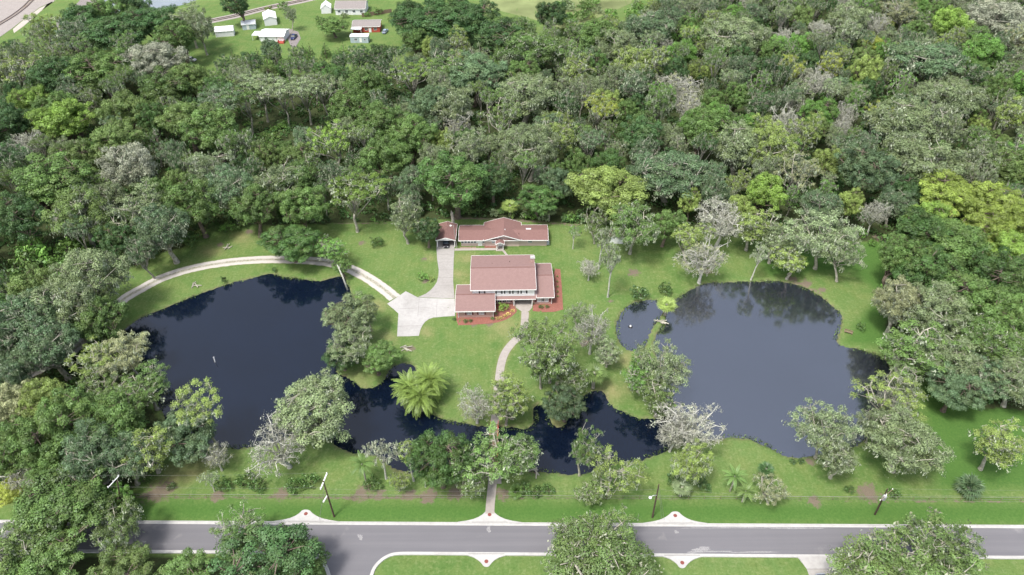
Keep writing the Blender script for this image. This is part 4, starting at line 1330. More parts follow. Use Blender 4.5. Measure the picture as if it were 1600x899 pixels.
tree_rng = np.random.default_rng(77)
placed = []          # (x, y, r) of every crown on the ground plan
def plant(kind, x, y, r, h, color, label, cat, group=None, proto=None, rz=None, moss_color=(0.27, 0.305, 0.215), name=None, lean=None):
    pr = PROTO[kind]
    i = int(tree_rng.integers(len(pr))) if proto is None else proto % len(pr)
    r0, h0, tm, cm, mm = pr[i]
    o = thing(name or kind, label, cat, (x, y, 0), tree_rng.random() * 6.283 if rz is None else rz, group)
    s = r / r0
    o.scale = (s, s, h / h0)
    if lean: o.rotation_euler = (lean[0], lean[1], 0)
    link('trunk', tm, o)
    c = link('crown', cm, o)
    j = 1 + 0.12 * tree_rng.standard_normal()
    c.color = (*[min(1, v * j) for v in color], 1)
    if kind == 'bare_tree': moss_color = (0.33, 0.335, 0.275)
    if mm is not None:
        m = link('spanish_moss' if kind != 'bare_tree' else 'hanging_moss', mm, o)
        m['kind'] = 'stuff'
        jm = 0.85 + 0.3 * tree_rng.random()
        m.color = (*[v * jm for v in moss_color], 1)
    placed.append((x, y, r))
    return o

# ------------------------------------------------------------------ planting plan
CLR = {
    'dark':   (0.050, 0.108, 0.036), 'deep':  (0.066, 0.136, 0.036), 'mid': (0.100, 0.176, 0.048), 'teal': (0.090, 0.150, 0.074),
    'olive':  (0.128, 0.196, 0.058), 'greyolive': (0.152, 0.200, 0.096), 'yellow': (0.275, 0.330, 0.060), 'lime': (0.185, 0.300, 0.058),
    'bright': (0.115, 0.236, 0.050), 'yellowgreen': (0.205, 0.280, 0.074), 'tan': (0.262, 0.285, 0.150), 'grey': (0.255, 0.272, 0.205), 'pale': (0.188, 0.248, 0.126), 'chart': (0.200, 0.270, 0.055), 'gold': (0.50, 0.42, 0.12), 'shade': (0.088, 0.142, 0.042),
}
CNAME = {'shade': 'dark olive green', 'chart': 'yellow lime', 'gold': 'yellow', 'dark': 'dark green', 'deep': 'deep green', 'mid': 'green', 'teal': 'blue green', 'olive': 'olive green', 'greyolive': 'grey green', 'yellow': 'yellow',
         'lime': 'lime green', 'bright': 'bright green', 'yellowgreen': 'yellow green', 'tan': 'tan', 'grey': 'grey', 'pale': 'pale green'}
KNAME = {'oak_tree': 'round tree', 'mossy_oak': 'mossy oak', 'tall_tree': 'loose tree', 'bare_tree': 'bare tree', 'high_crowned_tree': 'high crowned tree', 'slender_tree': 'slender tree',
         'shrub': 'bush', 'young_pine': 'young pine', 'cabbage_palm': 'fan palm', 'palmetto': 'low palmetto', 'feather_palm': 'feather palm', 'flower_bush': 'bush'}
KCAT = {'shrub': 'bush', 'flower_bush': 'bush', 'cabbage_palm': 'palm', 'palmetto': 'palm', 'feather_palm': 'palm'}
KGROUP = {'oak_tree': 'round crowned trees of the woods', 'mossy_oak': 'moss hung oaks of the woods', 'tall_tree': 'loose crowned trees of the woods', 'bare_tree': 'half bare trees', 'high_crowned_tree': 'high crowned trees of the woods', 'slender_tree': 'slender pale stemmed trees',
          'shrub': 'bushes', 'young_pine': 'young pines by the far clearing', 'cabbage_palm': 'fan palms', 'palmetto': 'low palmettos', 'feather_palm': 'feather palms', 'flower_bush': 'yellow flower bushes'}
PENDING = []

def zone(px, py):
    if py > 783: return 'south of the road' if py > 815 else 'on the road verge'
    if py > 640 and px < 300: return 'in the grove left of the lower lawn'
    if py > 450 and px < 290: return 'in the grove at the left pond\'s end'
    if py > 450 and px > 1375: return 'in the grove right of the right pond'
    if py > 345 and px < 420: return 'beside the gravel drive'
    if py > 330 and px > 1372: return 'in the oak wood right of the far lawn'
    row = 'in the far woods ' if py < 85 else 'in the back woods ' if py < 165 else 'in the mid woods ' if py < 250 else 'in the front woods '
    if py >= 345: row = 'at the lawn edge '
    cols = ('at far left', 'left of the clearing' if py < 165 else 'above the gravel bend', 'below the clearing' if py < 250 else 'above the left pond', 'behind the carport', 'behind the long house',
            'above the small pond', 'above the right pond', 'at far right')
    edges = (170, 360, 600, 735, 885, 1050, 1290)
    return row + cols[sum(px > e for e in edges)]

def crown_at(kind, px, py, rpx, col, h=None, label=None, **kw):
    """A plant whose crown stands where the photo shows it: crown centre pixel, half width in pixels."""
    base_frac = {'oak_tree': 0.60, 'mossy_oak': 0.58, 'tall_tree': 0.60, 'bare_tree': 0.60, 'high_crowned_tree': 0.79, 'slender_tree': 0.74, 'shrub': 0.45, 'flower_bush': 0.45, 'young_pine': 0.5, 'cabbage_palm': 0.86, 'palmetto': 0.5, 'feather_palm': 0.86}[kind]
    g = G(px, py)
    d0 = depth_at(g[0], g[1], 0)
    if h is None:
        rr = rpx * d0 / FPX
        h = {'oak_tree': min(19, 3.5 + rr * 1.65), 'mossy_oak': min(19, 4 + rr * 1.7), 'tall_tree': min(19, 5.5 + rr * 1.9), 'high_crowned_tree': min(18, 9 + rr * 1.2), 'bare_tree': min(14, 4.5 + rr * 1.5), 'slender_tree': 5 + rr * 1.6,
             'shrub': rr * 1.3, 'flower_bush': rr * 1.0, 'young_pine': rr * 3.2, 'cabbage_palm': 6.5, 'palmetto': 1.8, 'feather_palm': 6.0}[kind]
    z = base_frac * h
    c = G(px, py, z)
    r = rpx * depth_at(c[0], c[1], z) / FPX
    PENDING.append(dict(kind=kind, x=c[0], y=c[1], r=r, h=h, col=col, label=label, px=px, py=py, kw=kw))
    placed.append((c[0], c[1], r))

T = crown_at
HC = 'high_crowned_tree'
O, MO, TT, BT, SL, SH, YP, CPM, PM, FP = 'oak_tree', 'mossy_oak', 'tall_tree', 'bare_tree', 'slender_tree', 'shrub', 'young_pine', 'cabbage_palm', 'palmetto', 'feather_palm'
# --- south of the road and over it
T(O, 88, 805, 88, 'mid', 12.5, 'huge spreading tree over the left end of the road', proto=0)
T(TT, 30, 850, 60, 'olive', 12, 'olive green tree at the bottom left corner of the picture', proto=1)
T(TT, 180, 828, 46, 'olive', 11, 'olive green tree reaching over the left road, beside the huge spreading tree', proto=4)
T(O, 60, 895, 70, 'mid', 10, None)
T(O, 200, 892, 52, 'olive', 8, 'olive tree below the near kerb at the left bottom edge')
T(O, 285, 893, 46, 'mid', 8, 'green tree at the bottom edge left of the side road oak')
T(O, 430, 866, 84, 'dark', 12, 'big deep green tree at the left corner of the side road', proto=5)
T(TT, 372, 835, 46, 'mid', 11, 'loose green tree leaning over the road left of the side road', proto=2)
T(O, 470, 890, 45, 'mid', 8.5, 'small round tree tucked under the big side road tree')
T(MO, 928, 886, 84, 'shade', 11, 'big olive green moss hung tree over the middle of the road', proto=0, moss_color=(0.30, 0.315, 0.23))
T(TT, 938, 832, 46, 'olive', 11, 'olive green tree crown crossing the far kerb above the big roadside tree', proto=4)
T(TT, 885, 880, 48, 'olive', 9, 'lower olive crown left of the big roadside moss tree')
T(TT, 1420, 886, 100, 'shade', 11, 'wide dark olive oak covering the right part of the road', proto=4, moss_color=(0.2, 0.215, 0.14))
T(MO, 1395, 912, 86, 'olive', 9, 'grey mossy oak at the bottom edge under the wide roadside oak', proto=2)
T(TT, 1478, 862, 52, 'shade', 11, 'right hand crown of the roadside oaks on the right road', proto=1)
# --- along the fence
T(BT, 45, 742, 46, 'tan', 9.5, 'grey half bare tree with yellow top at the far left above the road', proto=0)
T(O, 14, 770, 30, 'yellow', 6, 'yellow bush like tree at the left edge above the road')
T(O, 126, 748, 34, 'bright', 7, 'small bright green round tree near the left end of the fence')
T(O, 178, 785, 30, 'bright', 7, 'bright green small tree at the left end pole with the white crossarm')
T(TT, 228, 700, 46, 'yellowgreen', 13, 'yellow green leaning tree over the mulch bed left of the lower lawn', proto=0)
T(HC, 318, 622, 50, 'yellowgreen', 16, 'tall yellow topped tree with pale limbs beside the left pond', proto=1)
T(O, 300, 670, 52, 'teal', 11, 'dark blue green tree under the tall yellow topped tree by the pond')
T(BT, 440, 692, 60, 'grey', 13, 'large silver grey mossy tree on the lower lawn by the left pond', proto=1)
T(BT, 337, 712, 28, 'tan', 8, 'small grey half bare tree above the dark hedge bushes', proto=2)
T(SL, 325, 745, 16, 'pale', 6.5, 'thin pale tree at the left end of the dark hedge bushes')
for x, y, r, l in ((352, 757, 17, 'leftmost dark green bush of the fence hedge'), (378, 752, 20, 'large dark green bush in the middle of the fence hedge'), (405, 760, 16, 'dark green bush at the right end of the fence hedge'),
                   (464, 758, 18, 'dark bush behind the trunks of the silver grey tree'), (487, 748, 18, 'dark green bush left of the pole with the white crossarm'), (268, 758, 9, 'small bush in the mulch bed by the leaning tree')):
    T(SH, x, y, r, 'deep', None, l)
T(SL, 595, 703, 28, 'grey', 12.5, 'slim white trunked tree with grey crown at the lower pond shore', proto=0)
T(FP, 566, 726, 21, 'mid', 6.5, 'feather palm left of the slim white trunked tree')
T(SH, 578, 756, 17, 'deep', None, 'dark bush at the foot of the feather palm near the fence')
T(SL, 640, 708, 19, 'yellowgreen', 12, 'slim yellow green tree leaning left beside the round roadside tree', proto=1, lean=(0.0, -0.08))
T(TT, 622, 752, 18, 'yellowgreen', 5.5, 'small yellow green tree by the sandy pond edge')
T(SL, 660, 725, 14, 'olive', 10, 'thin olive tree behind the round green tree by the fence')
T(O, 688, 722, 50, 'deep', 13, 'dense round green tree by the fence left of the footpath', proto=4)
T(TT, 765, 712, 58, 'mid', 12.5, 'green mossy tree over the footbridge and lower footpath', proto=3)
T(TT, 812, 702, 44, 'mid', 12, 'green tree right of the footbridge overhanging the channel', proto=0)
T(TT, 740, 748, 30, 'olive', 8, 'small olive tree left of the footpath gate')
T(TT, 800, 622, 38, 'yellowgreen', 11, 'yellow green tree right of the front walk above the channel', proto=1)
T(BT, 742, 640, 34, 'pale', 9.5, 'sparse grey green tree left of the front walk above the channel', proto=0)
T(TT, 790, 655, 36, 'olive', 10, 'olive tree at the channel end of the front walk', proto=2)
T(O, 888, 632, 34, 'teal', 9.5, 'blue green dense tree overhanging the channel inlet')
T(HC, 862, 535, 56, 'olive', 16, 'tall olive tree right of the front walk with long bare trunk', proto=2)
T(HC, 838, 520, 36, 'olive', 15, 'left crown of the tall olive trees right of the front walk', proto=3)
T(TT, 872, 560, 44, 'olive', 15, 'dense olive tree at the middle of the tree group right of the front walk', proto=0)
T(TT, 846, 575, 30, 'mid', 11, 'low green tree at the near end of the group right of the front walk', proto=3)
T(BT, 925, 515, 34, 'greyolive', 13, 'grey green airy tree between the front walk and small pond', proto=2)
T(TT, 903, 490, 22, 'greyolive', 8, 'small grey green tree at the lawn centre right of the house', proto=5)
T(TT, 950, 550, 26, 'pale', 8, 'pale airy tree left of the small round pond', proto=1)
T(TT, 890, 590, 30, 'olive', 10, 'low olive tree at the foot of the tall olive trees')
T(CPM, 930, 585, 20, 'olive', 5.5, 'fan palm on the lawn above the channel inlet')
T(TT, 1002, 580, 36, 'bright', 11, 'bright green tree below the small round pond', proto=3)
T(TT, 1052, 582, 46, 'greyolive', 13, 'grey green tree leaning over the right pond from the peninsula', proto=4)
T(TT, 1030, 625, 34, 'olive', 9, 'olive tree at the foot of the peninsula beside the grey bare tree', proto=0)
T(BT, 1080, 668, 58, 'grey', 11.5, 'wide silver grey mossy tree where the channel meets the right pond', proto=2)
T(BT, 1030, 655, 32, 'grey', 10, 'left silver grey crown over the channel beside the wide mossy tree', proto=1)
T(TT, 1075, 728, 36, 'yellowgreen', 12, 'yellow green tree with twisted pale limbs near the fence right of the lamp pole', proto=4)
T(SH, 1052, 752, 16, 'dark', None, 'dark round bush left of the twisted pale limbed tree')
T(SH, 1104, 760, 14, 'dark', None, 'dark round bush right of the twisted pale limbed tree')
T(CPM, 1066, 762, 15, 'pale', 3.2, 'pale fan palm at the foot of the twisted pale limbed tree')
T(TT, 955, 738, 52, 'yellowgreen', 12, 'large yellow green tree by the fence across from the roadside moss tree', proto=5)
T(TT, 925, 770, 26, 'olive', 6, 'low olive tree at the fence under the large yellow green tree')
T(TT, 908, 690, 30, 'mid', 15, 'green tree at the channel shore above the large yellow green tree', proto=2)
for x, y, r, l in ((818, 766, 14, 'dark bush right of the footpath gate'), (838, 765, 14, 'dark bush at the middle of the hedge right of the footpath'), (858, 767, 13, 'dark bush at the right end of the hedge by the footpath')):
    T(SH, x, y, r, 'deep', None, l)
T(PM, 806, 770, 12, 'mid', None, 'low palmetto beside the footpath gate')
T(FP, 1148, 745, 20, 'mid', 5.5, 'bright feather palm on the lower right lawn by the fence')
T(CPM, 1197, 733, 13, 'dark', 3.6, 'small dark fan palm on the mound of the lower right lawn')
T(TT, 1207, 768, 34, 'tan', 6.5, 'small tan yellow tree at the fence below the dark fan palm', proto=5)
T(FP, 1165, 768, 18, 'olive', 4, 'short olive feather palm at the fence right of the bright one')
T(TT, 1277, 652, 50, 'pale', 14, 'pale grey green tree standing before the right pond', proto=4)
T(TT, 1312, 715, 36, 'greyolive', 11, 'grey green leaning tree by the fence with thick base right of the pond', proto=0)
T(SH, 1238.5, 720, 6.5, 'dark', None, 'left one of two clipped round bushes at the right pond shore')
T(SH, 1250.5, 721, 6.5, 'dark', None, 'right one of two clipped round bushes at the right pond shore')
T(MO, 1415, 695, 58, 'greyolive', 14, 'big grey green mossy oak behind the pole with the transformer', proto=1)
T(TT, 1396, 622, 60, 'yellowgreen', 13, 'light green tree at the lower right corner of the right pond', proto=5)
T(TT, 1372, 580, 34, 'greyolive', 11, 'grey green tree overhanging the right end of the right pond')
T(TT, 1352, 655, 26, 'greyolive', 9, 'small grey green tree at the lower right pond bank')
T(BT, 1345, 600, 26, 'pale', 9, 'pale half bare tree leaning over the right pond edge', proto=0)
T(TT, 1412, 548, 66, 'mid', 13, 'green tree with pale limbs at the right shore of the right pond', proto=0)
T(MO, 1475, 560, 48, 'greyolive', 12, None)
T(O, 1492, 610, 44, 'teal', 11, 'dark blue green tree on the shaded lawn right of the pond')
T(TT, 1550, 592, 46, 'teal', 12, None)
T(MO, 1560, 535, 55, 'mid', 13, None)
T(MO, 1505, 520, 50, 'mid', 13, None)
T(MO, 1590, 600, 40, 'greyolive', 12, None)
T(TT, 1558, 695, 46, 'yellowgreen', 13, 'yellow green tree at the right edge of the picture above the fence', proto=1)
T(PM, 1514, 763, 21, 'teal', 2.6, 'clump of grey green palmetto at the right end of the fence')
T(SH, 1400, 770, 12, 'deep', None, 'dark bush at the foot of the transformer pole')
T(SH, 1325, 765, 10, 'deep', None, 'dark bush between the leaning tree and the transformer pole')
T(SH, 1348, 512, 10, 'deep', None, 'dark bush at the lawn edge near the bench')
# --- oak wood right of the far lawn
for a in ((1440, 372, 58, 'deep', 0), (1500, 385, 62, 'mid', 3), (1565, 440, 62, 'deep', 1), (1460, 435, 56, 'deep', 2), (1405, 478, 40, 'tan', None), (1455, 488, 50, 'greyolive', None), (1520, 465, 54, 'mid', 4), (1580, 500, 45, 'mid', 2), (1400, 405, 34, 'mid', 5)):
    T(O if a[3] != 'greyolive' and a[3] != 'tan' else MO, a[0], a[1], a[2], a[3], 16, None, proto=a[4])
T(O, 1483, 306, 48, 'chart', 15, 'yellow lime tree at the left end of the lime tree mass at right', proto=4)
T(O, 1545, 322, 50, 'chart', 15, 'broad yellow lime tree in the middle of the lime tree mass at right', proto=2)
T(O, 1592, 345, 44, 'chart', 15, 'yellow lime tree at the right edge above the oak wood', proto=0)
T(O, 1590, 392, 44, 'lime', 14, 'lime green tree at the right edge below the yellow lime trees', proto=3)
T(O, 1535, 362, 44, 'chart', 14, 'lower yellow lime tree meeting the dark oak wood at right', proto=1)
T(O, 1450, 338, 34, 'lime', 13, 'lime green tree left of the yellow lime tree mass at right')
# --- far shore of the right pond
T(TT, 1290, 372, 58, 'pale', 17, 'tall pale limbed tree on the far shore of the right pond', proto=4)
T(TT, 1322, 400, 40, 'pale', 14, 'pale yellow green tree at the right end of the far pond shore', proto=5)
T(TT, 1213, 372, 42, 'greyolive', 14, 'grey green tree on the far pond shore left of the tall pale limbed tree', proto=2)
T(TT, 1238, 408, 32, 'yellowgreen', 10, None, proto=0)
T(TT, 1175, 355, 40, 'yellowgreen', 13, None, proto=1)
T(BT, 1128, 345, 48, 'grey', 15, 'large silver mossy tree at the lawn edge above the right pond', proto=0)
T(BT, 1100, 405, 42, 'tan', 13, 'tan grey mossy tree at the top left corner of the right pond', proto=2)
T(TT, 1080, 375, 34, 'yellowgreen', 14, None, proto=3)
T(SL, 1185, 395, 18, 'pale', 12, 'slim leaning tree above the middle of the right pond', lean=(0, 0.1))
T(O, 1040, 352, 30, 'mid', 12, 'green tree right of the big trunked oak behind the lawn')
T(TT, 990, 352, 48, 'mid', 16, 'big trunked green oak on the far lawn in its ring of mulch', proto=4)
T(O, 945, 295, 64, 'yellowgreen', 18, 'big round yellow green tree right of the long house', proto=0)
T(MO, 1045, 275, 58, 'teal', 17, 'big grey green oak right of the round yellow green tree', proto=1)
T(TT, 932, 345, 26, 'olive', 13, None, proto=5)
T(SL, 957, 398, 23, 'pale', 18.5, 'tall white trunked slim tree on the lawn right of the house', proto=0)
T(SL, 940, 372, 16, 'greyolive', 14, 'second slim tree behind the tall white trunked one on the lawn', proto=1)
T(BT, 921, 420, 20, 'grey', 6.5, 'small silver grey tree on the lawn right of the house', proto=2)
T(SL, 897, 362, 14, 'bright', 8, 'thin bright green tree at the right end of the long house')
T(SH, 1003, 457, 18, 'dark', None, 'dark wide bush above the small round pond')
T(SH, 1043, 453, 15, 'deep', None, 'dark bush at the left corner of the right pond')
T(CPM, 1042, 476, 16, 'yellowgreen', 4.0, 'fan palm on the tongue of land between the small and right ponds')
# --- round the houses
T(O, 455, 378, 46, 'deep', 11, 'dark green round tree between the gravel drive and the woods', proto=4)
T(TT, 516, 392, 27, 'bright', 9, 'small airy light green tree over the gravel drive', proto=1)
T(O, 535, 415, 16, 'mid', 6, 'small green tree at the leaning pale post by the drive')
T(HC, 548, 300, 54, 'lime', 17, 'yellow green tree standing on the lawn above the gravel drive', proto=1)
T(SH, 590, 376, 13, 'deep', None, 'round dark bush on the lawn left of the carport')
T(TT, 633, 342, 30, 'greyolive', 14, 'grey green thin trunked tree on the lawn left of the carport', proto=0)
T(O, 668, 362, 24, 'dark', 9, 'dark green tree against the left side of the carport')
T(O, 712, 288, 64, 'deep', 19, 'big deep green oak rising behind the carport', proto=1)
T(O, 770, 285, 34, 'dark', 13, None)
T(O, 840, 310, 36, 'deep', 11, None); T(O, 872, 285, 30, 'teal', 13, None)
T(SH, 830, 338, 12, 'bright', None, 'bright green bush behind the long house')
T(CPM, 797, 322, 14, 'yellowgreen', 4.5, 'yellow fan palm behind the gable of the long house')
T(CPM, 858, 328, 13, 'pale', 4.5, 'pale fan palm behind the right end of the long house')
T(SH, 663, 432, 11, 'bright', None, 'bright green bush on the lawn left of the concrete drive')
T(SH, 674, 437, 6, 'yellowgreen', None, 'small yellow bush by the concrete drive')
T(SH, 579, 464, 6, 'dark', None, 'small dark bush beside the gravel drive end')
T(SH, 785.5, 481, 10.5, 'lime', None, 'round lime green bush in the red bed before the house')
for k, (x, y) in enumerate(((777, 498), (783, 496.5), (789, 494), (794, 490.5), (800.5, 485.5))):
    T('flower_bush', x, y, 4.4, 'gold', None, ('leftmost', 'second from left', 'middle', 'second from right', 'rightmost')[k] + ' of five yellow bushes edging the red bed')
for x, y, r, l in ((727, 501, 5, 'low dark bush under the left front windows of the house'), (735, 500.5, 4, 'low dark bush right of the left front windows'), (769, 497, 4, 'low dark bush at the corner of the left wing'),
                   (846, 480, 5, 'low dark bush under the right front windows of the house'), (856, 479.5, 4, 'small low bush at the right end of the right front windows'), (709, 498, 4, 'grey bush at the left front corner of the house')):
    T(SH, x, y, r, 'deep', 0.9, l)
for k, y in enumerate((432, 440, 448, 456, 463)):
    T('flower_bush', 871, y, 2.6, 'olive', 0.7, ('farthest', 'second farthest', 'middle', 'second nearest', 'nearest')[k] + ' small bush in the red bed along the right wing')
# --- peninsula and palms
T(O, 540, 500, 46, 'greyolive', 12, 'grey green tree on the right shore of the left pond', proto=5)
T(TT, 552, 535, 42, 'greyolive', 11, 'airy grey green tree on the peninsula of the left pond', proto=4)
T(O, 588, 562, 34, 'mid', 8, 'green low tree at the tip of the peninsula')
T(O, 535, 558, 28, 'dark', 7, 'dark green tree on the shore end of the peninsula')
T(MO, 498, 628, 64, 'greyolive', 15, 'big round moss hung oak in front of the left pond', proto=0)
T(SH, 350, 440, 5, 'dark', 2.5, 'small dark bush on the far shore of the left pond')
T(SH, 424, 428, 5, 'dark', 1.5, 'small dark bush at the notch of the left pond shore')
# --- grove at the left pond's end
T(TT, 215, 545, 44, 'tan', 12, 'tan yellow mossy tree overhanging the left end of the left pond', proto=4)
T(TT, 165, 560, 44, 'yellowgreen', 11, 'yellow green tree over the hidden gravel drive', proto=0)
T(TT, 155, 600, 42, 'olive', 11, None, proto=5)
T(TT, 235, 605, 44, 'mid', 11, 'green tree leaning over the left pond under the tan one', proto=1)
T(TT, 175, 625, 46, 'olive', 11, None)
for a in ((190, 660, 54, 'mid'), (120, 660, 58, 'mid'), (60, 690, 56, 'mid'), (25, 640, 42, 'tan'), (80, 625, 46, 'yellowgreen'), (20, 590, 40, 'teal'), (140, 710, 50, 'teal'), (80, 735, 40, 'mid'), (195, 720, 40, 'teal'), (10, 700, 45, 'olive'),
          (150, 435, 52, 'greyolive'), (110, 480, 58, 'greyolive'), (150, 505, 45, 'mid'), (55, 500, 54, 'teal'), (80, 545, 48, 'teal'), (20, 540, 40, 'teal'), (60, 455, 40, 'olive'), (15, 490, 40, 'deep')):
    T(MO if a[3] in ('greyolive', 'teal') else O, a[0], a[1], a[2], a[3], None, None)
# --- left woods
for a in ((O,45,160,30,'lime'), (O,102,192,48,'lime'), (BT,40,228,30,'grey'), (O,175,228,46,'olive'), (TT,145,152,26,'olive'), (O,200,172,42,'olive'), (TT,25,110,46,'yellowgreen'), (O,95,120,46,'dark'), (O,165,115,52,'mid'), (MO,245,100,46,'grey'),
          (O,190,55,60,'dark'), (O,120,35,38,'dark'), (TT,110,60,34,'teal'), (O,235,35,44,'dark'), (TT,312,44,28,'greyolive'), (O,372,10,24,'dark'), (TT,70,45,26,'yellowgreen'), (O,75,290,62,'mid'), (MO,122,335,48,'olive'), (O,30,345,44,'dark'), (O,120,255,38,'olive'),
          (MO,212,262,48,'grey'), (TT,225,330,44,'greyolive'), (MO,258,362,44,'teal'), (O,305,320,46,'mid'), (TT,330,268,36,'pale'), (MO,360,300,42,'teal'), (O,395,325,40,'mid'), (TT,430,285,46,'greyolive'), (O,470,322,40,'mid'), (O,470,285,36,'mid'),
          (SH,60,395,34,'bright'), (SH,105,385,30,'bright'), (SH,32,412,30,'mid'), (SH,85,420,24,'bright'), (O,185,380,32,'dark'), (TT,225,395,26,'teal'), (SH,293,374,16,'deep'), (SH,310,364,12,'yellowgreen'), (SH,352,356,14,'bright'), (SH,372,350,14,'mid'),
          (HC,405,132,44,'pale'), (HC,440,140,38,'greyolive'), (HC,475,136,40,'pale'), (HC,505,130,40,'greyolive'), (HC,380,150,36,'mid'), (O,335,205,46,'mid'), (HC,345,160,46,'teal'), (O,292,190,46,'olive'), (TT,520,220,34,'lime'), (HC,640,112,42,'lime'), (O,578,140,40,'mid'), (O,598,245,44,'mid'), (O,590,195,40,'mid'),
          (O,545,170,38,'mid'), (O,682,165,40,'teal'), (O,655,40,44,'dark'), (O,712,42,60,'dark'), (O,770,62,48,'dark'), (O,858,24,27,'dark'), (SH,470,225,18,'tan'), (SH,430,215,16,'mid'), (SH,395,222,14,'deep'), (MO,710,170,44,'greyolive'), (O,740,120,50,'teal'), (TT,690,110,42,'mid'), (BT,715,195,30,'tan'),
          (O,640,215,40,'mid'), (TT,730,235,34,'greyolive'), (O,426,79,20,'teal'), (TT,10,255,40,'dark'), (O,15,195,40,'dark'), (O,250,145,46,'mid'), (O,300,130,40,'olive')):
    T(a[0], a[1], a[2], a[3], a[4])
T(O, 522, 40, 26, 'mid', 9, 'flat topped tree with long leaning trunk before the red house', proto=2)
# --- right woods: the colours that stand out
for a in ((O,1480,38,32,'lime'), (TT,1410,20,36,'tan'), (O,1383,42,14,'yellow'), (O,1365,72,20,'yellow'), (TT,1300,105,22,'yellow'), (BT,1276,130,30,'grey'), (TT,1230,108,24,'yellow'), (BT,1062,135,36,'tan'), (BT,1075,165,26,'tan'), (HC,940,165,34,'yellow'), (TT,992,102,40,'yellowgreen'),
          (TT,895,110,32,'yellowgreen'), (TT,1018,98,28,'yellowgreen'), (MO,1410,198,60,'greyolive'), (O,1540,84,38,'bright'), (MO,1565,35,50,'grey'), (TT,1590,62,28,'tan'), (TT,1582,180,34,'yellowgreen'), (O,1070,82,26,'bright'), (BT,1225,195,34,'grey'), (O,1280,180,28,'bright'), (TT,1370,185,26,'yellow'),
          (MO,1440,100,56,'teal'), (MO,1330,35,36,'greyolive'), (MO,1430,250,60,'greyolive'), (TT,1250,270,40,'tan'), (O,1350,270,46,'teal'), (MO,1480,160,50,'greyolive'), (O,1420,300,26,'dark'), (O,1445,290,24,'dark'), (O,1190,300,36,'lime'), (MO,1155,235,50,'greyolive'), (MO,1200,240,40,'yellowgreen'),
          (O,1100,210,42,'mid'), (O,1000,215,36,'dark'), (TT,870,215,36,'yellowgreen'), (MO,830,235,40,'greyolive'), (MO,1140,60,46,'greyolive'), (MO,1010,50,44,'teal'), (TT,1545,250,38,'greyolive'), (O,1580,270,40,'olive'), (CPM,1312,232,12,'pale'), (CPM,1336,238,13,'pale'), (CPM,1393,290,13,'pale'), (CPM,1033,212,11,'pale'), (TT,1480,205,36,'greyolive'),
          (O,930,60,40,'mid'), (MO,970,75,36,'greyolive'), (MO,830,80,50,'mid'), (MO,820,150,50,'greyolive'), (TT,790,180,40,'olive')):
    T(a[0], a[1], a[2], a[3], a[4])
# --- scrub on the far meadow
for k in range(46):
    px, py = tree_rng.uniform(868, 1030), tree_rng.uniform(2, 66)
    T(SH, px, py, tree_rng.uniform(6, 15), ('pale', 'mid', 'yellowgreen', 'greyolive', 'bright')[k % 5])
for a in ((O,635,25,30,'dark'), (O,690,15,40,'dark'), (O,745,30,36,'dark'), (MO,800,52,40,'mid'), (TT,296,34,26,'greyolive'), (O,280,62,34,'mid'), (O,165,20,30,'mid'), (O,205,12,28,'dark'), (TT,60,62,30,'olive'), (O,652,66,24,'mid'), (SH,590,18,9,'mid'), (SH,610,30,8,'olive'), (SH,500,30,8,'mid'), (SH,536,24,8,'pale'), (SH,575,22,7,'bright'), (TT,452,22,12,'pale'), (SH,418,14,8,'yellowgreen'), (SH,440,8,10,'mid')):
    T(a[0], a[1], a[2], a[3], a[4])
# --- young pines below the far clearing
for k in range(60):
    px, py = tree_rng.uniform(362, 540), tree_rng.uniform(76, 112)
    if py < 84 and px < 400: continue
    T(YP, px, py, 7.0 * tree_rng.uniform(0.8, 1.25), ('bright', 'mid', 'deep')[k % 3], 5.5 * tree_rng.uniform(0.8, 1.3))

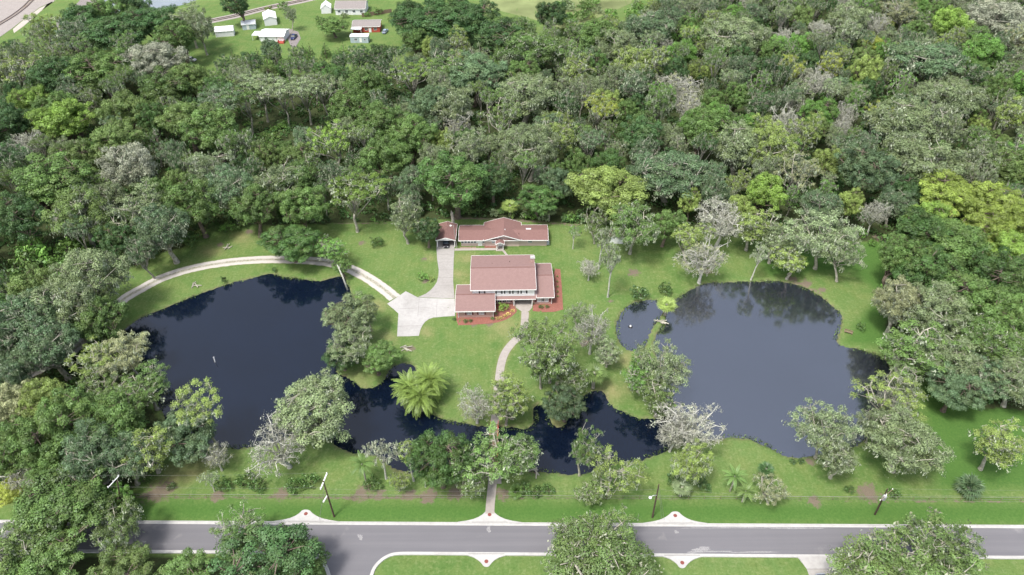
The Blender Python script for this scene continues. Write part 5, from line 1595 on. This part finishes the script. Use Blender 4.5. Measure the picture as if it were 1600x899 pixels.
# --- the rest of the woods, crown beside crown
SKIP = set()
PAL_L = ['dark', 'mid', 'mid', 'deep', 'teal', 'olive', 'mid', 'greyolive', 'dark', 'olive']
PAL_M = ['mid', 'teal', 'dark', 'greyolive', 'olive', 'greyolive', 'mid', 'deep', 'yellowgreen', 'teal']
PAL_R = ['greyolive', 'grey', 'pale', 'teal', 'mid', 'olive', 'bright', 'yellowgreen', 'dark', 'greyolive', 'bright', 'mid', 'teal']
fill_rng = np.random.default_rng(2024)
fx = []
GAP = gp([(365,200),(440,192),(505,196),(525,235),(480,258),(400,262),(360,235)])      # an open, overgrown hollow in the woods
pts_taken = np.array([(a, b, c) for a, b, c in placed])
for r_lo, r_hi, tries, pack in ((4.4, 6.0, 6000, 0.78), (3.4, 4.4, 9000, 0.76), (2.4, 3.3, 8000, 0.75)):
    yy = fill_rng.uniform(70, 400, tries)
    xx = fill_rng.uniform(-1, 1, tries) * (0.7118 * (yy * CP + CAM_H * SP) + 14)
    rr = fill_rng.uniform(r_lo, r_hi, tries)
    q = np.stack([xx, yy], 1)
    ok = np.zeros(tries, bool)
    edge = np.full(tries, 1e9)
    for f in FOREST:
        ok |= inside(q, f); edge = np.minimum(edge, dist_line(q, f, True))
    ok &= ~inside(q, GAP) & (dist_line(q, DRIVE) > 4.5) & (edge > 0.55 * rr)
    for x, y, r in zip(xx[ok], yy[ok], rr[ok]):
        fx_px, fx_py = P(x, y, 0)
        if not (-160 < fx_px < 1760): continue
        if np.any(np.hypot(pts_taken[:, 0] - x, pts_taken[:, 1] - y) < pack * (pts_taken[:, 2] + r)): continue
        pts_taken = np.vstack([pts_taken, [[x, y, r]]])
        pal = PAL_L if fx_px < 640 else PAL_M if fx_px < 1000 else PAL_R
        col = pal[int(fill_rng.integers(len(pal)))]
        u = fill_rng.random()
        if col in ('grey',): kind = BT if u < 0.6 else MO
        elif col == 'pale': kind = TT if u < 0.5 else HC
        elif col in ('greyolive', 'teal'): kind = MO if u < 0.45 else TT if u < 0.8 else HC
        elif col in ('yellowgreen', 'olive'): kind = TT if u < 0.5 else HC if u < 0.7 else O
        else: kind = O if u < 0.45 else TT if u < 0.75 else HC if u < 0.92 else MO
        h = {O: 4.5 + r * fill_rng.uniform(1.5, 2.3), MO: 4.5 + r * fill_rng.uniform(1.5, 2.2), TT: 6 + r * fill_rng.uniform(1.6, 2.5), HC: 9 + r * fill_rng.uniform(1.2, 1.9), BT: 5 + r * fill_rng.uniform(1.3, 2.0)}[kind]
        z = 0.6 * h
        cpx, cpy = P(x, y, z)
        if 300 < cpx < 645 and P(x, y, h)[1] < (98 if cpx < 352 else 64): continue
        if (-40 < cpx < 150 and 500 < cpy < 645) or (800 < cpy < 892 and cpx < 530): continue
        PENDING.append(dict(kind=kind, x=x, y=y, r=r, h=h, col=col, label=None, px=cpx, py=cpy, kw={}, fill=len(fx)))
        fx.append(0)
# understorey bushes where the woods meet the lawns, and in the hollow
ed = [gp([(185,424),(212,405),(240,394),(285,382),(312,364),(332,350),(380,346),(430,347),(500,346),(560,345),(640,342),(672,340)]), gp([(722,338),(790,338),(860,343),(900,346),(960,349),(1000,353),(1080,360),(1200,368),(1300,373),(1370,375)]),
      gp([(1386,395),(1396,440),(1390,480),(1386,515),(1420,552),(1470,564),(1540,562),(1600,557)]), gp([(132,775),(205,764),(218,740),(258,700)])]
for ln in ed:
    ln = smooth_line(ln, 2.3)
    for p_ in ln:
        if fill_rng.random() < 0.72:
            x, y = p_ + fill_rng.normal(0, 1.2, 2)
            r = fill_rng.uniform(0.8, 2.3)
            cpx, cpy = P(x, y, r * 0.5)
            PENDING.append(dict(kind=PM if fill_rng.random() < 0.12 else SH, x=x, y=y, r=r, h=r * fill_rng.uniform(1.1, 1.7), col=('deep', 'mid', 'bright', 'dark', 'olive', 'pale')[int(fill_rng.integers(6))], label=None, px=cpx, py=cpy, kw={}))
for k in range(46):
    px, py = fill_rng.uniform(365, 520), fill_rng.uniform(196, 256)
    if not inside(np.array([G(px, py)[:2]]), GAP)[0]: continue
    x, y, _ = G(px, py); r = fill_rng.uniform(1.0, 2.4)
    PENDING.append(dict(kind=SH, x=x, y=y, r=r, h=r * 1.1, col=('bright', 'mid', 'deep')[k % 3], label=None, px=px, py=py, kw={}))
placed.clear()
PENDING = [q for q in PENDING if q.get('fill') not in SKIP]
# labels of the unnamed ones: look + place, then the order from left to right among the same
byl = {}
for q in PENDING:
    if q['label'] is None:
        size = 'small ' if q['r'] < 3.6 and q['kind'] in (O, MO, TT) else 'broad ' if q['r'] > 5.6 and q['kind'] in (O, MO, TT) else ''
        q['base'] = size + CNAME[q['col']] + ' ' + KNAME[q['kind']] + ' ' + zone(q['px'], q['py'])
        byl.setdefault(q['base'], []).append(q)
ORD = ['leftmost', 'second from left', 'third from left', 'fourth from left', 'fifth from left', 'sixth from left', 'seventh from left', 'eighth from left', 'ninth from left', 'tenth from left', 'eleventh from left', 'twelfth from left', 'thirteenth from left', 'fourteenth from left', 'fifteenth from left', 'sixteenth from left', 'seventeenth from left', 'eighteenth from left', 'nineteenth from left', 'twentieth from left']
for b, L in byl.items():
    L.sort(key=lambda q: q['px'])
    for k, q in enumerate(L):
        if len(L) == 1: q['label'] = b
        elif len(L) == 2: q['label'] = b + (', left one' if k == 0 else ', right one')
        else: q['label'] = b + ', ' + ('rightmost' if k == len(L) - 1 else ORD[min(k, 19)])
for q in PENDING:
    if len(q['label'].split()) > 16 or len(q['label'].replace(',', ' ').split()) > 16:
        q['label'] = q['label'].replace('small ', '', 1).replace('broad ', '', 1).replace('the ', '', 1)
for q in PENDING:                          # trunks stand on the bank, not in the water
    if 'fill' in q or not (70 < q['y'] < 170): continue
    p_ = np.array([[q['x'], q['y']]])
    for _ in range(4):
        d_ = pond_sdf(p_)[0]
        if d_ > 0.7: break
        g_ = np.array([pond_sdf(p_ + [[0.2, 0]])[0] - d_, pond_sdf(p_ + [[0, 0.2]])[0] - d_])
        p_ = p_ + (g_ / (np.linalg.norm(g_) + 1e-9)) * (0.9 - d_)
    q['x'], q['y'] = float(p_[0, 0]), float(p_[0, 1])
for q in PENDING:
    kd = q['kind']
    grp = KGROUP[kd] if kd in KGROUP else None
    plant(kd, q['x'], q['y'], q['r'], q['h'], CLR[q['col']], q['label'], KCAT.get(kd, 'tree'), grp, **q['kw'])

# --- the three date palms by the water: every frond of its own
rngp = np.random.default_rng(9)
fm = []
for s in range(3):
    v, f = feather_frond(np.random.default_rng(90 + s), 4.7, 20, 1.25, 0.85)
    m_ = np_mesh('frond', v, f, M['frond']); point_attr(m_, 'tint', np.full(len(v), 0.35 + 0.2 * s)); point_attr(m_, 'warm', rngp.random(len(v)) ** 2)
    fm.append(m_)
for px, py, h, l in ((641, 608, 4.2, 'left date palm of the clump of three at the channel shore'), (671, 597, 4.8, 'right date palm of the clump of three at the channel shore'), (656, 622, 3.8, 'front date palm of the clump of three at the channel shore')):
    c = G(px, py, h)
    o = thing('date_palm', l, 'palm', (c[0], c[1], 0), 0, 'date palms at the channel shore')
    MB().tube([(0, 0, -0.5), (0, 0, 0.2), (0, 0, h * 0.6), (0, 0, h + 0.2)], [0.5, 0.42, 0.36, 0.42], 10).build('trunk', M['bark'], o, True)
    for k in range(64):
        fr = link('frond', fm[k % 3], o)
        el = math.radians(-38 + 112 * (k / 63) ** 0.85)
        fr.rotation_euler = (0, -el, k * 2.39996 + rngp.normal() * 0.1)
        fr.location = (0, 0, h); jf = 0.8 + 0.4 * rngp.random()
        sc_ = (0.92 + 0.16 * rngp.random()); fr.scale = (sc_, sc_, sc_)
        fr.color = (*[v * jf for v in (0.160, 0.235, 0.052)], 1)

# --- undergrowth on the forest floor: one mass
ur = np.random.default_rng(31)
C, N, S, Tn, Wn = [], [], [], [], []
cnt = 0
while cnt < 5200:
    y = ur.uniform(70, 380, 4000)
    x = ur.uniform(-1, 1, 4000) * (0.7118 * (y * CP + CAM_H * SP) + 8)
    q = np.stack([x, y], 1)
    ok = np.zeros(len(q), bool)
    for f in FOREST: ok |= inside(q, f) & (dist_line(q, f, True) > 1.0)
    ok &= dist_line(q, DRIVE) > 2.6
    q = q[ok]
    for (a, b) in q[:5200 - cnt]:
        n = 34; r = ur.uniform(0.8, 2.2)
        d = unit(ur, n); d[:, 2] = np.abs(d[:, 2])
        C.append(np.array([a, b, 0.1]) + d * np.array([r, r, r * ur.uniform(0.5, 1.1)])); N.append(d + ur.standard_normal((n, 3)) * 0.5)
        S.append(0.5 + 0.5 * ur.random(n)); Tn.append(np.full(n, ur.random()) * 0.6 + 0.3 * ur.random(n)); Wn.append(np.full(n, ur.random() ** 3))
    cnt += min(len(q), 5200 - cnt)
um = leaf_mesh('undergrowth', np.concatenate(C), np.concatenate(N), np.concatenate(S), np.concatenate(Tn), np.concatenate(Wn), ur, M['leaf'])
uo = tag(link('undergrowth', um), kind='stuff'); uo.color = (0.060, 0.130, 0.036, 1)
print('TREES', len(PENDING), {k: sum(q['kind'] == k for q in PENDING) for k in KNAME}, 'max words', max(len(q['label'].split()) for q in PENDING))

# ------------------------------------------------------------------ far corner: railway, bank, road and pond
def gflat(name, pxs, z, mat):
    return flat(name, [G(*p)[:2] for p in pxs], z, mat)
M['ballast'] = mulch_mat('pale_ballast', (0.30, 0.27, 0.25), (0.38, 0.35, 0.33))
M['sand'] = mulch_mat('pale_sand', (0.42, 0.38, 0.33), (0.56, 0.53, 0.48))
M['track_dirt'] = mulch_mat('grey_dirt', (0.22, 0.195, 0.19), (0.29, 0.265, 0.26))
M['meadow'] = plain('far_meadow', (0.165, 0.195, 0.085), 0.95, 0.35, 0.06, spec=0.1)
gflat('railway_bed', [(-60,64),(-60,26),(45,-40),(110,-40),(84,2),(62,12),(40,28),(20,44),(0,58)], 0.06, M['ballast'])
gflat('sand_bank', [(20,46),(40,29),(62,13),(84,3),(110,-38),(150,-38),(84,2),(66,16),(50,30),(36,42),(22,52)], 0.05, M['sand'])
gflat('dirt_road', [(88,36),(104,22),(122,4),(160,-40),(215,-40),(156,0),(140,13),(118,34),(90,60)], 0.055, M['track_dirt'])
tag(MB().slab([tuple(p) for p in gp([(150,13),(156,2),(190,-30),(420,-30),(330,-8),(286,8),(262,13),(230,22),(190,30),(165,26)])], -0.1, 0.05).build('far_pond_water', M['water_far']), kind='structure')
gflat('far_meadow', [(738,-40),(1010,-40),(985,6),(930,30),(880,46),(832,30),(800,22),(760,12)], 0.03, M['meadow'])
gflat('dirt_patch', [(438,52),(452,45),(466,50),(470,60),(462,74),(455,74),(450,62)], 0.03, M['track_dirt'])
rail_line = smooth_line(gp([(-60,72),(-30,55),(0,37.5),(20,25.5),(38,12),(48,2),(75,-25),(90,-40)]), 4.0)
rt = thing('railway_track', 'railway track with two dark rails crossing the top left corner', 'railway', (0, 0, 0))
for off in (-0.95, 0.95):
    a, b = ribbon(rail_line, off - 0.16, off + 0.16)
    MB().slab([tuple(p) for p in np.vstack([a, b[::-1]])], 0.10, 0.30).build('rail', M['track_dark'] if 'track_dark' in M else M['wood_dark'], rt)
sl = MB()
tgt = np.gradient(rail_line, axis=0); tgt /= np.linalg.norm(tgt, axis=1)[:, None]
for k in range(0, len(rail_line) - 1):
    for j in range(4):
        p = rail_line[k] + (rail_line[k + 1] - rail_line[k]) * j / 4; t = tgt[k]; n = np.array([-t[1], t[0]])
        q = [p + n * 1.4 + t * 0.13, p - n * 1.4 + t * 0.13, p - n * 1.4 - t * 0.13, p + n * 1.4 - t * 0.13]
        sl.slab([tuple(v) for v in q], 0.055, 0.16)
tag(sl.build('sleepers', M['wood'], rt), kind='stuff')
# second line of track behind the far sheds
rl2 = smooth_line(gp([(285,44),(330,33),(365,26),(400,17),(430,10),(470,2),(520,-10)]), 4.0)
a, b = ribbon(rl2, -3.2, 3.2)
flat('railway_bed', np.vstack([a, b[::-1]]), 0.05, M['ballast'])
rt2 = thing('railway_track', 'railway track running behind the white sheds of the far clearing', 'railway', (0, 0, 0))
for off in (-0.9, 0.9):
    a, b = ribbon(rl2, off - 0.15, off + 0.15)
    MB().slab([tuple(p) for p in np.vstack([a, b[::-1]])], 0.10, 0.30).build('rail', M['wood_dark'], rt2)

# ------------------------------------------------------------------ poles and wires
def insulator(mb, p):
    mb.lathe([(0.0, p[2]), (0.07, p[2] + 0.01), (0.09, p[2] + 0.1), (0.05, p[2] + 0.14), (0.08, p[2] + 0.2), (0.0, p[2] + 0.24)], 8, (p[0], p[1]))
POLES = {}
def utility_pole(label, base, top_px, h, arm=None, arm_w=0.09, arm_m=None):
    b = G(*base)
    t = G(top_px[0], top_px[1], h)
    o = thing('utility_pole', label, 'utility pole', b, 0, 'utility poles along the road')
    L = lambda p: (p[0] - b[0], p[1] - b[1], p[2])
    tp = L(t)
    MB().tube([(0, 0, -0.4), (0, 0, 0), (tp[0] * 0.5, tp[1] * 0.5, h * 0.5), tp], [0.19, 0.18, 0.15, 0.11], 10).build('pole', M['wood_dark'], o)
    ends = []
    if arm:
        e0, e1 = L(G(*arm[0])), L(G(*arm[1]))
        MB().tube([e0, e1], arm_w, 6).build('crossarm', arm_m or M['white'], o)
        ins = M['white']
        for k in (0.04, 0.5, 0.96):
            mb = MB(); p = [e0[i] + (e1[i] - e0[i]) * k for i in range(3)]
            insulator(mb, (p[0], p[1], p[2] + arm_w)); mb.build('insulator', ins, o)
            ends.append((b[0] + p[0], b[1] + p[1], p[2] + arm_w + 0.2))
    return o, b, t, ends, L
p1 = utility_pole('pole with white crossarm at the left, half hidden by a bright green tree', (193, 806), (183, 752), 10.6, ((168.5, 762.5, 10.4), (186, 743.5, 10.4)))
p2 = utility_pole('dark leaning pole with slanted white crossarm left of the footpath', (522, 807), (505, 752), 10.6, ((500.8, 765, 10.3), (511, 739.5, 10.3)), 0.13)
p3 = utility_pole('thin dark pole with white street lamp near the lamp side kerb ramp', (1019.4, 808), (1029.5, 757), 10.2)
p4 = utility_pole('pole with grey transformer behind the wide roadside oak on the right', (1367, 804), (1387, 764), 10.6, ((1374, 783, 8.6), (1395, 764.5, 8.6)), 0.06, M['wood'])
# hardware
o, b, t, e, L = p2
a0, a1 = L(G(505, 785, 6.2)), L(G(511, 775, 6.2))
MB().tube([a0, a1], 0.13, 6).build('lower_crossarm', M['white'], o)
o, b, t, e, L = p3
hd = L(G(1016, 778, 7.4)); at_ = L(G(1026, 774, 7.4))
MB().tube([at_, ((at_[0] + hd[0]) / 2, (at_[1] + hd[1]) / 2, 7.75), (hd[0], hd[1], 7.6)], 0.06, 6).build('lamp_arm', M['chrome'], o)
MB().lathe([(0.05, 7.72), (0.24, 7.62), (0.30, 7.45), (0.2, 7.38)], 10, (hd[0], hd[1])).build('lamp_head', M['white'], o)
o, b, t, e, L = p4
tx = L(G(1382, 777, 8.2))
MB().lathe([(0.0, 7.5), (0.36, 7.52), (0.36, 8.5), (0.28, 8.62), (0.0, 8.66)], 14, (tx[0], tx[1])).build('transformer', M['chrome'], o)
for dx in (-0.15, 0.15):
    mb = MB(); insulator(mb, (tx[0] + dx, tx[1], 8.6)); mb.build('insulator', M['white'], o)

def cable(name, label, pts, sag=0.5, rad=0.010, group='overhead wires'):
    out = []
    for a, b in zip(pts[:-1], pts[1:]):
        for k in range(12):
            s = k / 12
            out.append((a[0] + (b[0] - a[0]) * s, a[1] + (b[1] - a[1]) * s, a[2] + (b[2] - a[2]) * s - 4 * sag * s * (1 - s)))
    out.append(pts[-1])
    return tag(MB().tube(out, rad, 4, False).build(name, M['wire']), label, 'wire', group)
cable('overhead_wire', 'upper wire between the two poles with white crossarms', [p1[3][2], p2[3][2]], 0.35)
cable('overhead_wire', 'lower wire between the two poles with white crossarms', [p1[3][0], p2[3][0]], 0.35)
cable('overhead_wire', 'upper wire running left from the left end pole', [G(-150, 744, 10.6), p1[3][2]], 0.5)
cable('overhead_wire', 'wire from the leaning white crossarm pole to the street lamp pole', [(p2[2][0], p2[2][1], 8.2), (p3[2][0], p3[2][1], 8.6)], 0.7)
cable('overhead_wire', 'wire from the street lamp pole to the transformer pole', [(p3[2][0], p3[2][1], 8.6), (p4[2][0], p4[2][1], 8.0)], 0.6)
cable('overhead_wire', 'upper wire leaving the transformer pole to the right', [p4[3][2], G(1800, 765, 8.9)], 0.4)
cable('overhead_wire', 'middle wire leaving the transformer pole to the right', [p4[3][1], G(1800, 775, 8.7)], 0.4)
cable('overhead_wire', 'lower wire leaving the transformer pole to the right', [p4[3][0], G(1800, 783.5, 8.5)], 0.4)
cable('guy_wire', 'left guy wire slanting down from the street lamp pole', [(p3[2][0], p3[2][1], 9.6), G(1034, 812, 0)], 0.0, 0.02, 'guy wires')
cable('guy_wire', 'right guy wire slanting down from the street lamp pole', [(p3[2][0], p3[2][1], 9.9), G(1038, 813, 0)], 0.0, 0.02, 'guy wires')
cable('guy_wire', 'pale guy wire slanting down from the leaning white crossarm pole', [(p2[2][0], p2[2][1], 9.0), G(499, 812, 0)], 0.0, 0.03, 'guy wires')

# ------------------------------------------------------------------ fence by the road, in two runs
def rail_fence(label, pxs, step=3.0):
    ln = gp(pxs)
    c = ln[0]
    o = thing('rail_fence', label, 'fence', (c[0], c[1], 0), 0, 'low fence along the road')
    pm = MB().tube([(0, 0, -0.2), (0, 0, 1.12)], 0.035, 6).mesh('post', M['wood'])
    L = smooth_line(ln, step) - c
    for p in L:
        q = link('post', pm, o); q.location = (p[0], p[1], 0)
    for z, nm in ((1.10, 'top_rail'), (0.35, 'lower_rail')):
        MB().tube([(p[0], p[1], z) for p in L], 0.03 if z > 1 else 0.015, 5).build(nm, M['wire'], o)
FY = lambda x: 776.8 + 0.0036 * x
rail_fence('low pale rail fence left of the footpath along the road', [(x, FY(x)) for x in (130, 250, 400, 550, 700, 757)])
rail_fence('low pale rail fence right of the footpath along the road', [(x, FY(x)) for x in (786, 900, 1050, 1200, 1350, 1500, 1640)])

# ------------------------------------------------------------------ footbridge with red railings
ba, bb = G(772.6, 663), G(771, 742)
fb = thing('footbridge', 'small footbridge with red railings over the channel, half hidden by trees', 'bridge', (ba[0], ba[1], 0), math.atan2(bb[1] - ba[1], bb[0] - ba[0]))
BL = math.hypot(bb[0] - ba[0], bb[1] - ba[1])
arc = lambda s: 0.12 + 1.0 * math.sin(math.pi * s)
n = 26
pm = MB().box(-BL / n / 2 + 0.015, BL / n / 2 - 0.015, -0.85, 0.85, -0.05, 0.0).mesh('plank', M['wood'])
for k in range(n):
    s = (k + 0.5) / n
    q = link('plank', pm, fb); q.location = (BL * s, 0, arc(s)); q.rotation_euler = (0, -math.atan2(math.pi * math.cos(math.pi * s), BL), 0)
for sd in (-0.8, 0.8):
    MB().tube([(BL * k / 20, sd, arc(k / 20) - 0.12) for k in range(21)], 0.09, 6).build('beam', M['wood_dark'], fb)
    MB().tube([(BL * k / 20, sd, arc(k / 20) + 1.0) for k in range(21)], 0.07, 6).build('handrail', M['red_paint'], fb)
    MB().tube([(BL * k / 20, sd, arc(k / 20) + 0.5) for k in range(21)], 0.05, 6).build('mid_rail', M['red_paint'], fb)
    for k in range(0, 21, 2):
        MB().box(BL * k / 20 - 0.06, BL * k / 20 + 0.06, sd - 0.06, sd + 0.06, arc(k / 20) - 0.1, arc(k / 20) + 1.05).build('post', M['red_paint'], fb)

# ------------------------------------------------------------------ small things
g = G(714, 388)
lp = thing('lamp_post', 'tall pale lamp post between the carport and the long house', 'lamp post', g)
tl = G(708.5, 352, 7.8)
dx, dy = tl[0] - g[0], tl[1] - g[1]
MB().tube([(0, 0, -0.1), (0, 0, 0.1), (dx * 0.5, dy * 0.5, 4), (dx, dy, 7.7)], [0.13, 0.1, 0.085, 0.07], 8).build('pole', M['concrete'], lp)
MB().tube([(dx, dy, 7.6), (dx - 0.6, dy - 0.1, 7.85)], 0.05, 6).build('arm', M['concrete'], lp)
MB().lathe([(0.06, 7.95), (0.24, 7.85), (0.3, 7.68), (0.15, 7.6)], 10, (dx - 0.75, dy - 0.12)).build('lamp_head', M['white'], lp)

g = G(709, 358)
sn = thing('tree_snag', 'broken dead tree trunk standing behind the carport roof', 'dead tree', g)
MB().tube([(0, 0, -0.3), (0, 0, 0), (-0.05, 0, 2), (-0.15, 0.05, 4.2), (-0.3, 0.1, 5.6)], [0.75, 0.62, 0.5, 0.45, 0.40], 10).build('trunk', M['bark'], sn, True)
MB().tube([(-0.3, 0.1, 5.4), (-0.42, 0.15, 6.0), (-0.40, 0.1, 6.5)], [0.30, 0.18, 0.04], 6).build('splinter', M['bark'], sn)

g = G(543, 452)
lpst = thing('leaning_trunk', 'pale leaning bare trunk beside the gravel drive near the left pond', 'dead tree', g)
tq = G(527, 414, 6.0)
MB().tube([(0, 0, -0.3), ((tq[0] - g[0]) * 0.5 + 0.1, (tq[1] - g[1]) * 0.5, 3.0), (tq[0] - g[0], tq[1] - g[1], 6.0)], [0.26, 0.2, 0.13], 8).build('trunk', M['bark_grey'], lpst, True)
MB().tube([((tq[0] - g[0]) * 0.8, (tq[1] - g[1]) * 0.8, 4.8), (tq[0] - g[0] + 1.0, tq[1] - g[1] - 0.5, 6.6)], [0.09, 0.04], 6).build('limb', M['bark_grey'], lpst)

g = G(1325, 521)
bn = thing('garden_bench', 'brown wooden bench on the lawn right of the right pond', 'bench', g, R(-28))
for k in range(3):
    MB().box(-0.95, 0.95, -0.24 + k * 0.17, -0.10 + k * 0.17, 0.42, 0.46).build('seat_slat', M['wood'], bn)
for k in range(2):
    MB().box(-0.95, 0.95, 0.27, 0.31, 0.60 + k * 0.18, 0.74 + k * 0.18).build('back_slat', M['wood'], bn)
for sx in (-0.8, 0.8):
    MB().box(sx - 0.05, sx + 0.05, -0.22, -0.12, 0, 0.42).build('leg', M['wood'], bn)
    MB().box(sx - 0.05, sx + 0.05, 0.18, 0.27, 0, 0.92).build('leg', M['wood'], bn)
    MB().box(sx - 0.05, sx + 0.05, -0.12, 0.18, 0.30, 0.38).build('brace', M['wood'], bn)

g = G(336, 566, -0.3)
ml = thing('marker_post', 'slim white marker post standing in the left pond', 'post', g, 0)
MB().tube([(0, 0, -0.6), (0.05, 0, 0.6), (0.1, 0.02, 1.5)], 0.12, 8).build('pipe', M['white'], ml)
MB().lathe([(0.0, 1.45), (0.17, 1.48), (0.17, 1.6), (0.0, 1.66)], 8, (0.1, 0.02)).build('cap', M['chrome'], ml)

g = G(985, 511, -0.3)
fl = thing('pond_fountain', 'small white fountain head floating in the small round pond', 'fountain', g)
MB().lathe([(0.0, -0.2), (0.5, -0.15), (0.55, 0.05), (0.35, 0.12), (0.0, 0.14)], 12).build('float', M['black'], fl)
MB().lathe([(0.2, 0.12), (0.26, 0.25), (0.14, 0.5), (0.0, 0.56)], 10).build('nozzle', M['white'], fl)

def stump(label, px, py, r=0.45, logs=4, seed=1):
    rs = random.Random(seed)
    g = G(px, py)
    o = thing('log_pile', label, 'log pile', g)
    for k in range(logs):
        a = rs.uniform(0, 3.14); ln = rs.uniform(0.7, 1.5); x, y = rs.uniform(-0.8, 0.8), rs.uniform(-0.5, 0.5); z = 0.14 + 0.16 * (k % 2)
        MB().tube([(x - math.cos(a) * ln, y - math.sin(a) * ln, z), (x, y, z + 0.03), (x + math.cos(a) * ln, y + math.sin(a) * ln, z)], [0.14, 0.13, 0.1], 7).build('log', M['bark'], o)
stump('pinkish pile of cut wood on the front lawn below the concrete pad', 633, 545, seed=4, logs=5)
stump('grey pile of dead branches on the lawn above the gravel drive', 359, 386, seed=7)
stump('pale branches lying at the grassy edge of the left pond', 306, 446, seed=9)
stump('brown branches at the channel shore beside the footbridge end', 836, 738, seed=12)
stump('pile of dead palm fronds between the small pond and right pond', 1033, 503, seed=15, logs=6)

# ------------------------------------------------------------------ ragged grass along the waterline: one mass
gr = np.random.default_rng(4)
q = np.stack([gr.uniform(-125, 120, 260000), gr.uniform(78, 160, 260000)], 1)
dq = pond_sdf(q)
q = q[(dq > -0.55) & (dq < 0.55)]
keep = gr.random(len(q)) < np.clip(0.35 + 0.6 * np.sin(q[:, 0] * 0.35) * np.sin(q[:, 1] * 0.45 + 1), 0.05, 1)
q = q[keep][:16000]
cc_ = np.column_stack([q, -0.2 + 0.25 * gr.random(len(q))])
sm = leaf_mesh('shore_grass', cc_, gr.standard_normal((len(q), 3)) * np.array([1, 1, 0.6]) + np.array([0, -0.3, 0.3]), 0.28 + 0.45 * gr.random(len(q)), gr.random(len(q)), gr.random(len(q)) ** 2, gr, M['leaf'], 0.35, 0.6)
so = tag(link('shore_grass', sm), kind='stuff'); so.color = (0.085, 0.135, 0.04, 1)
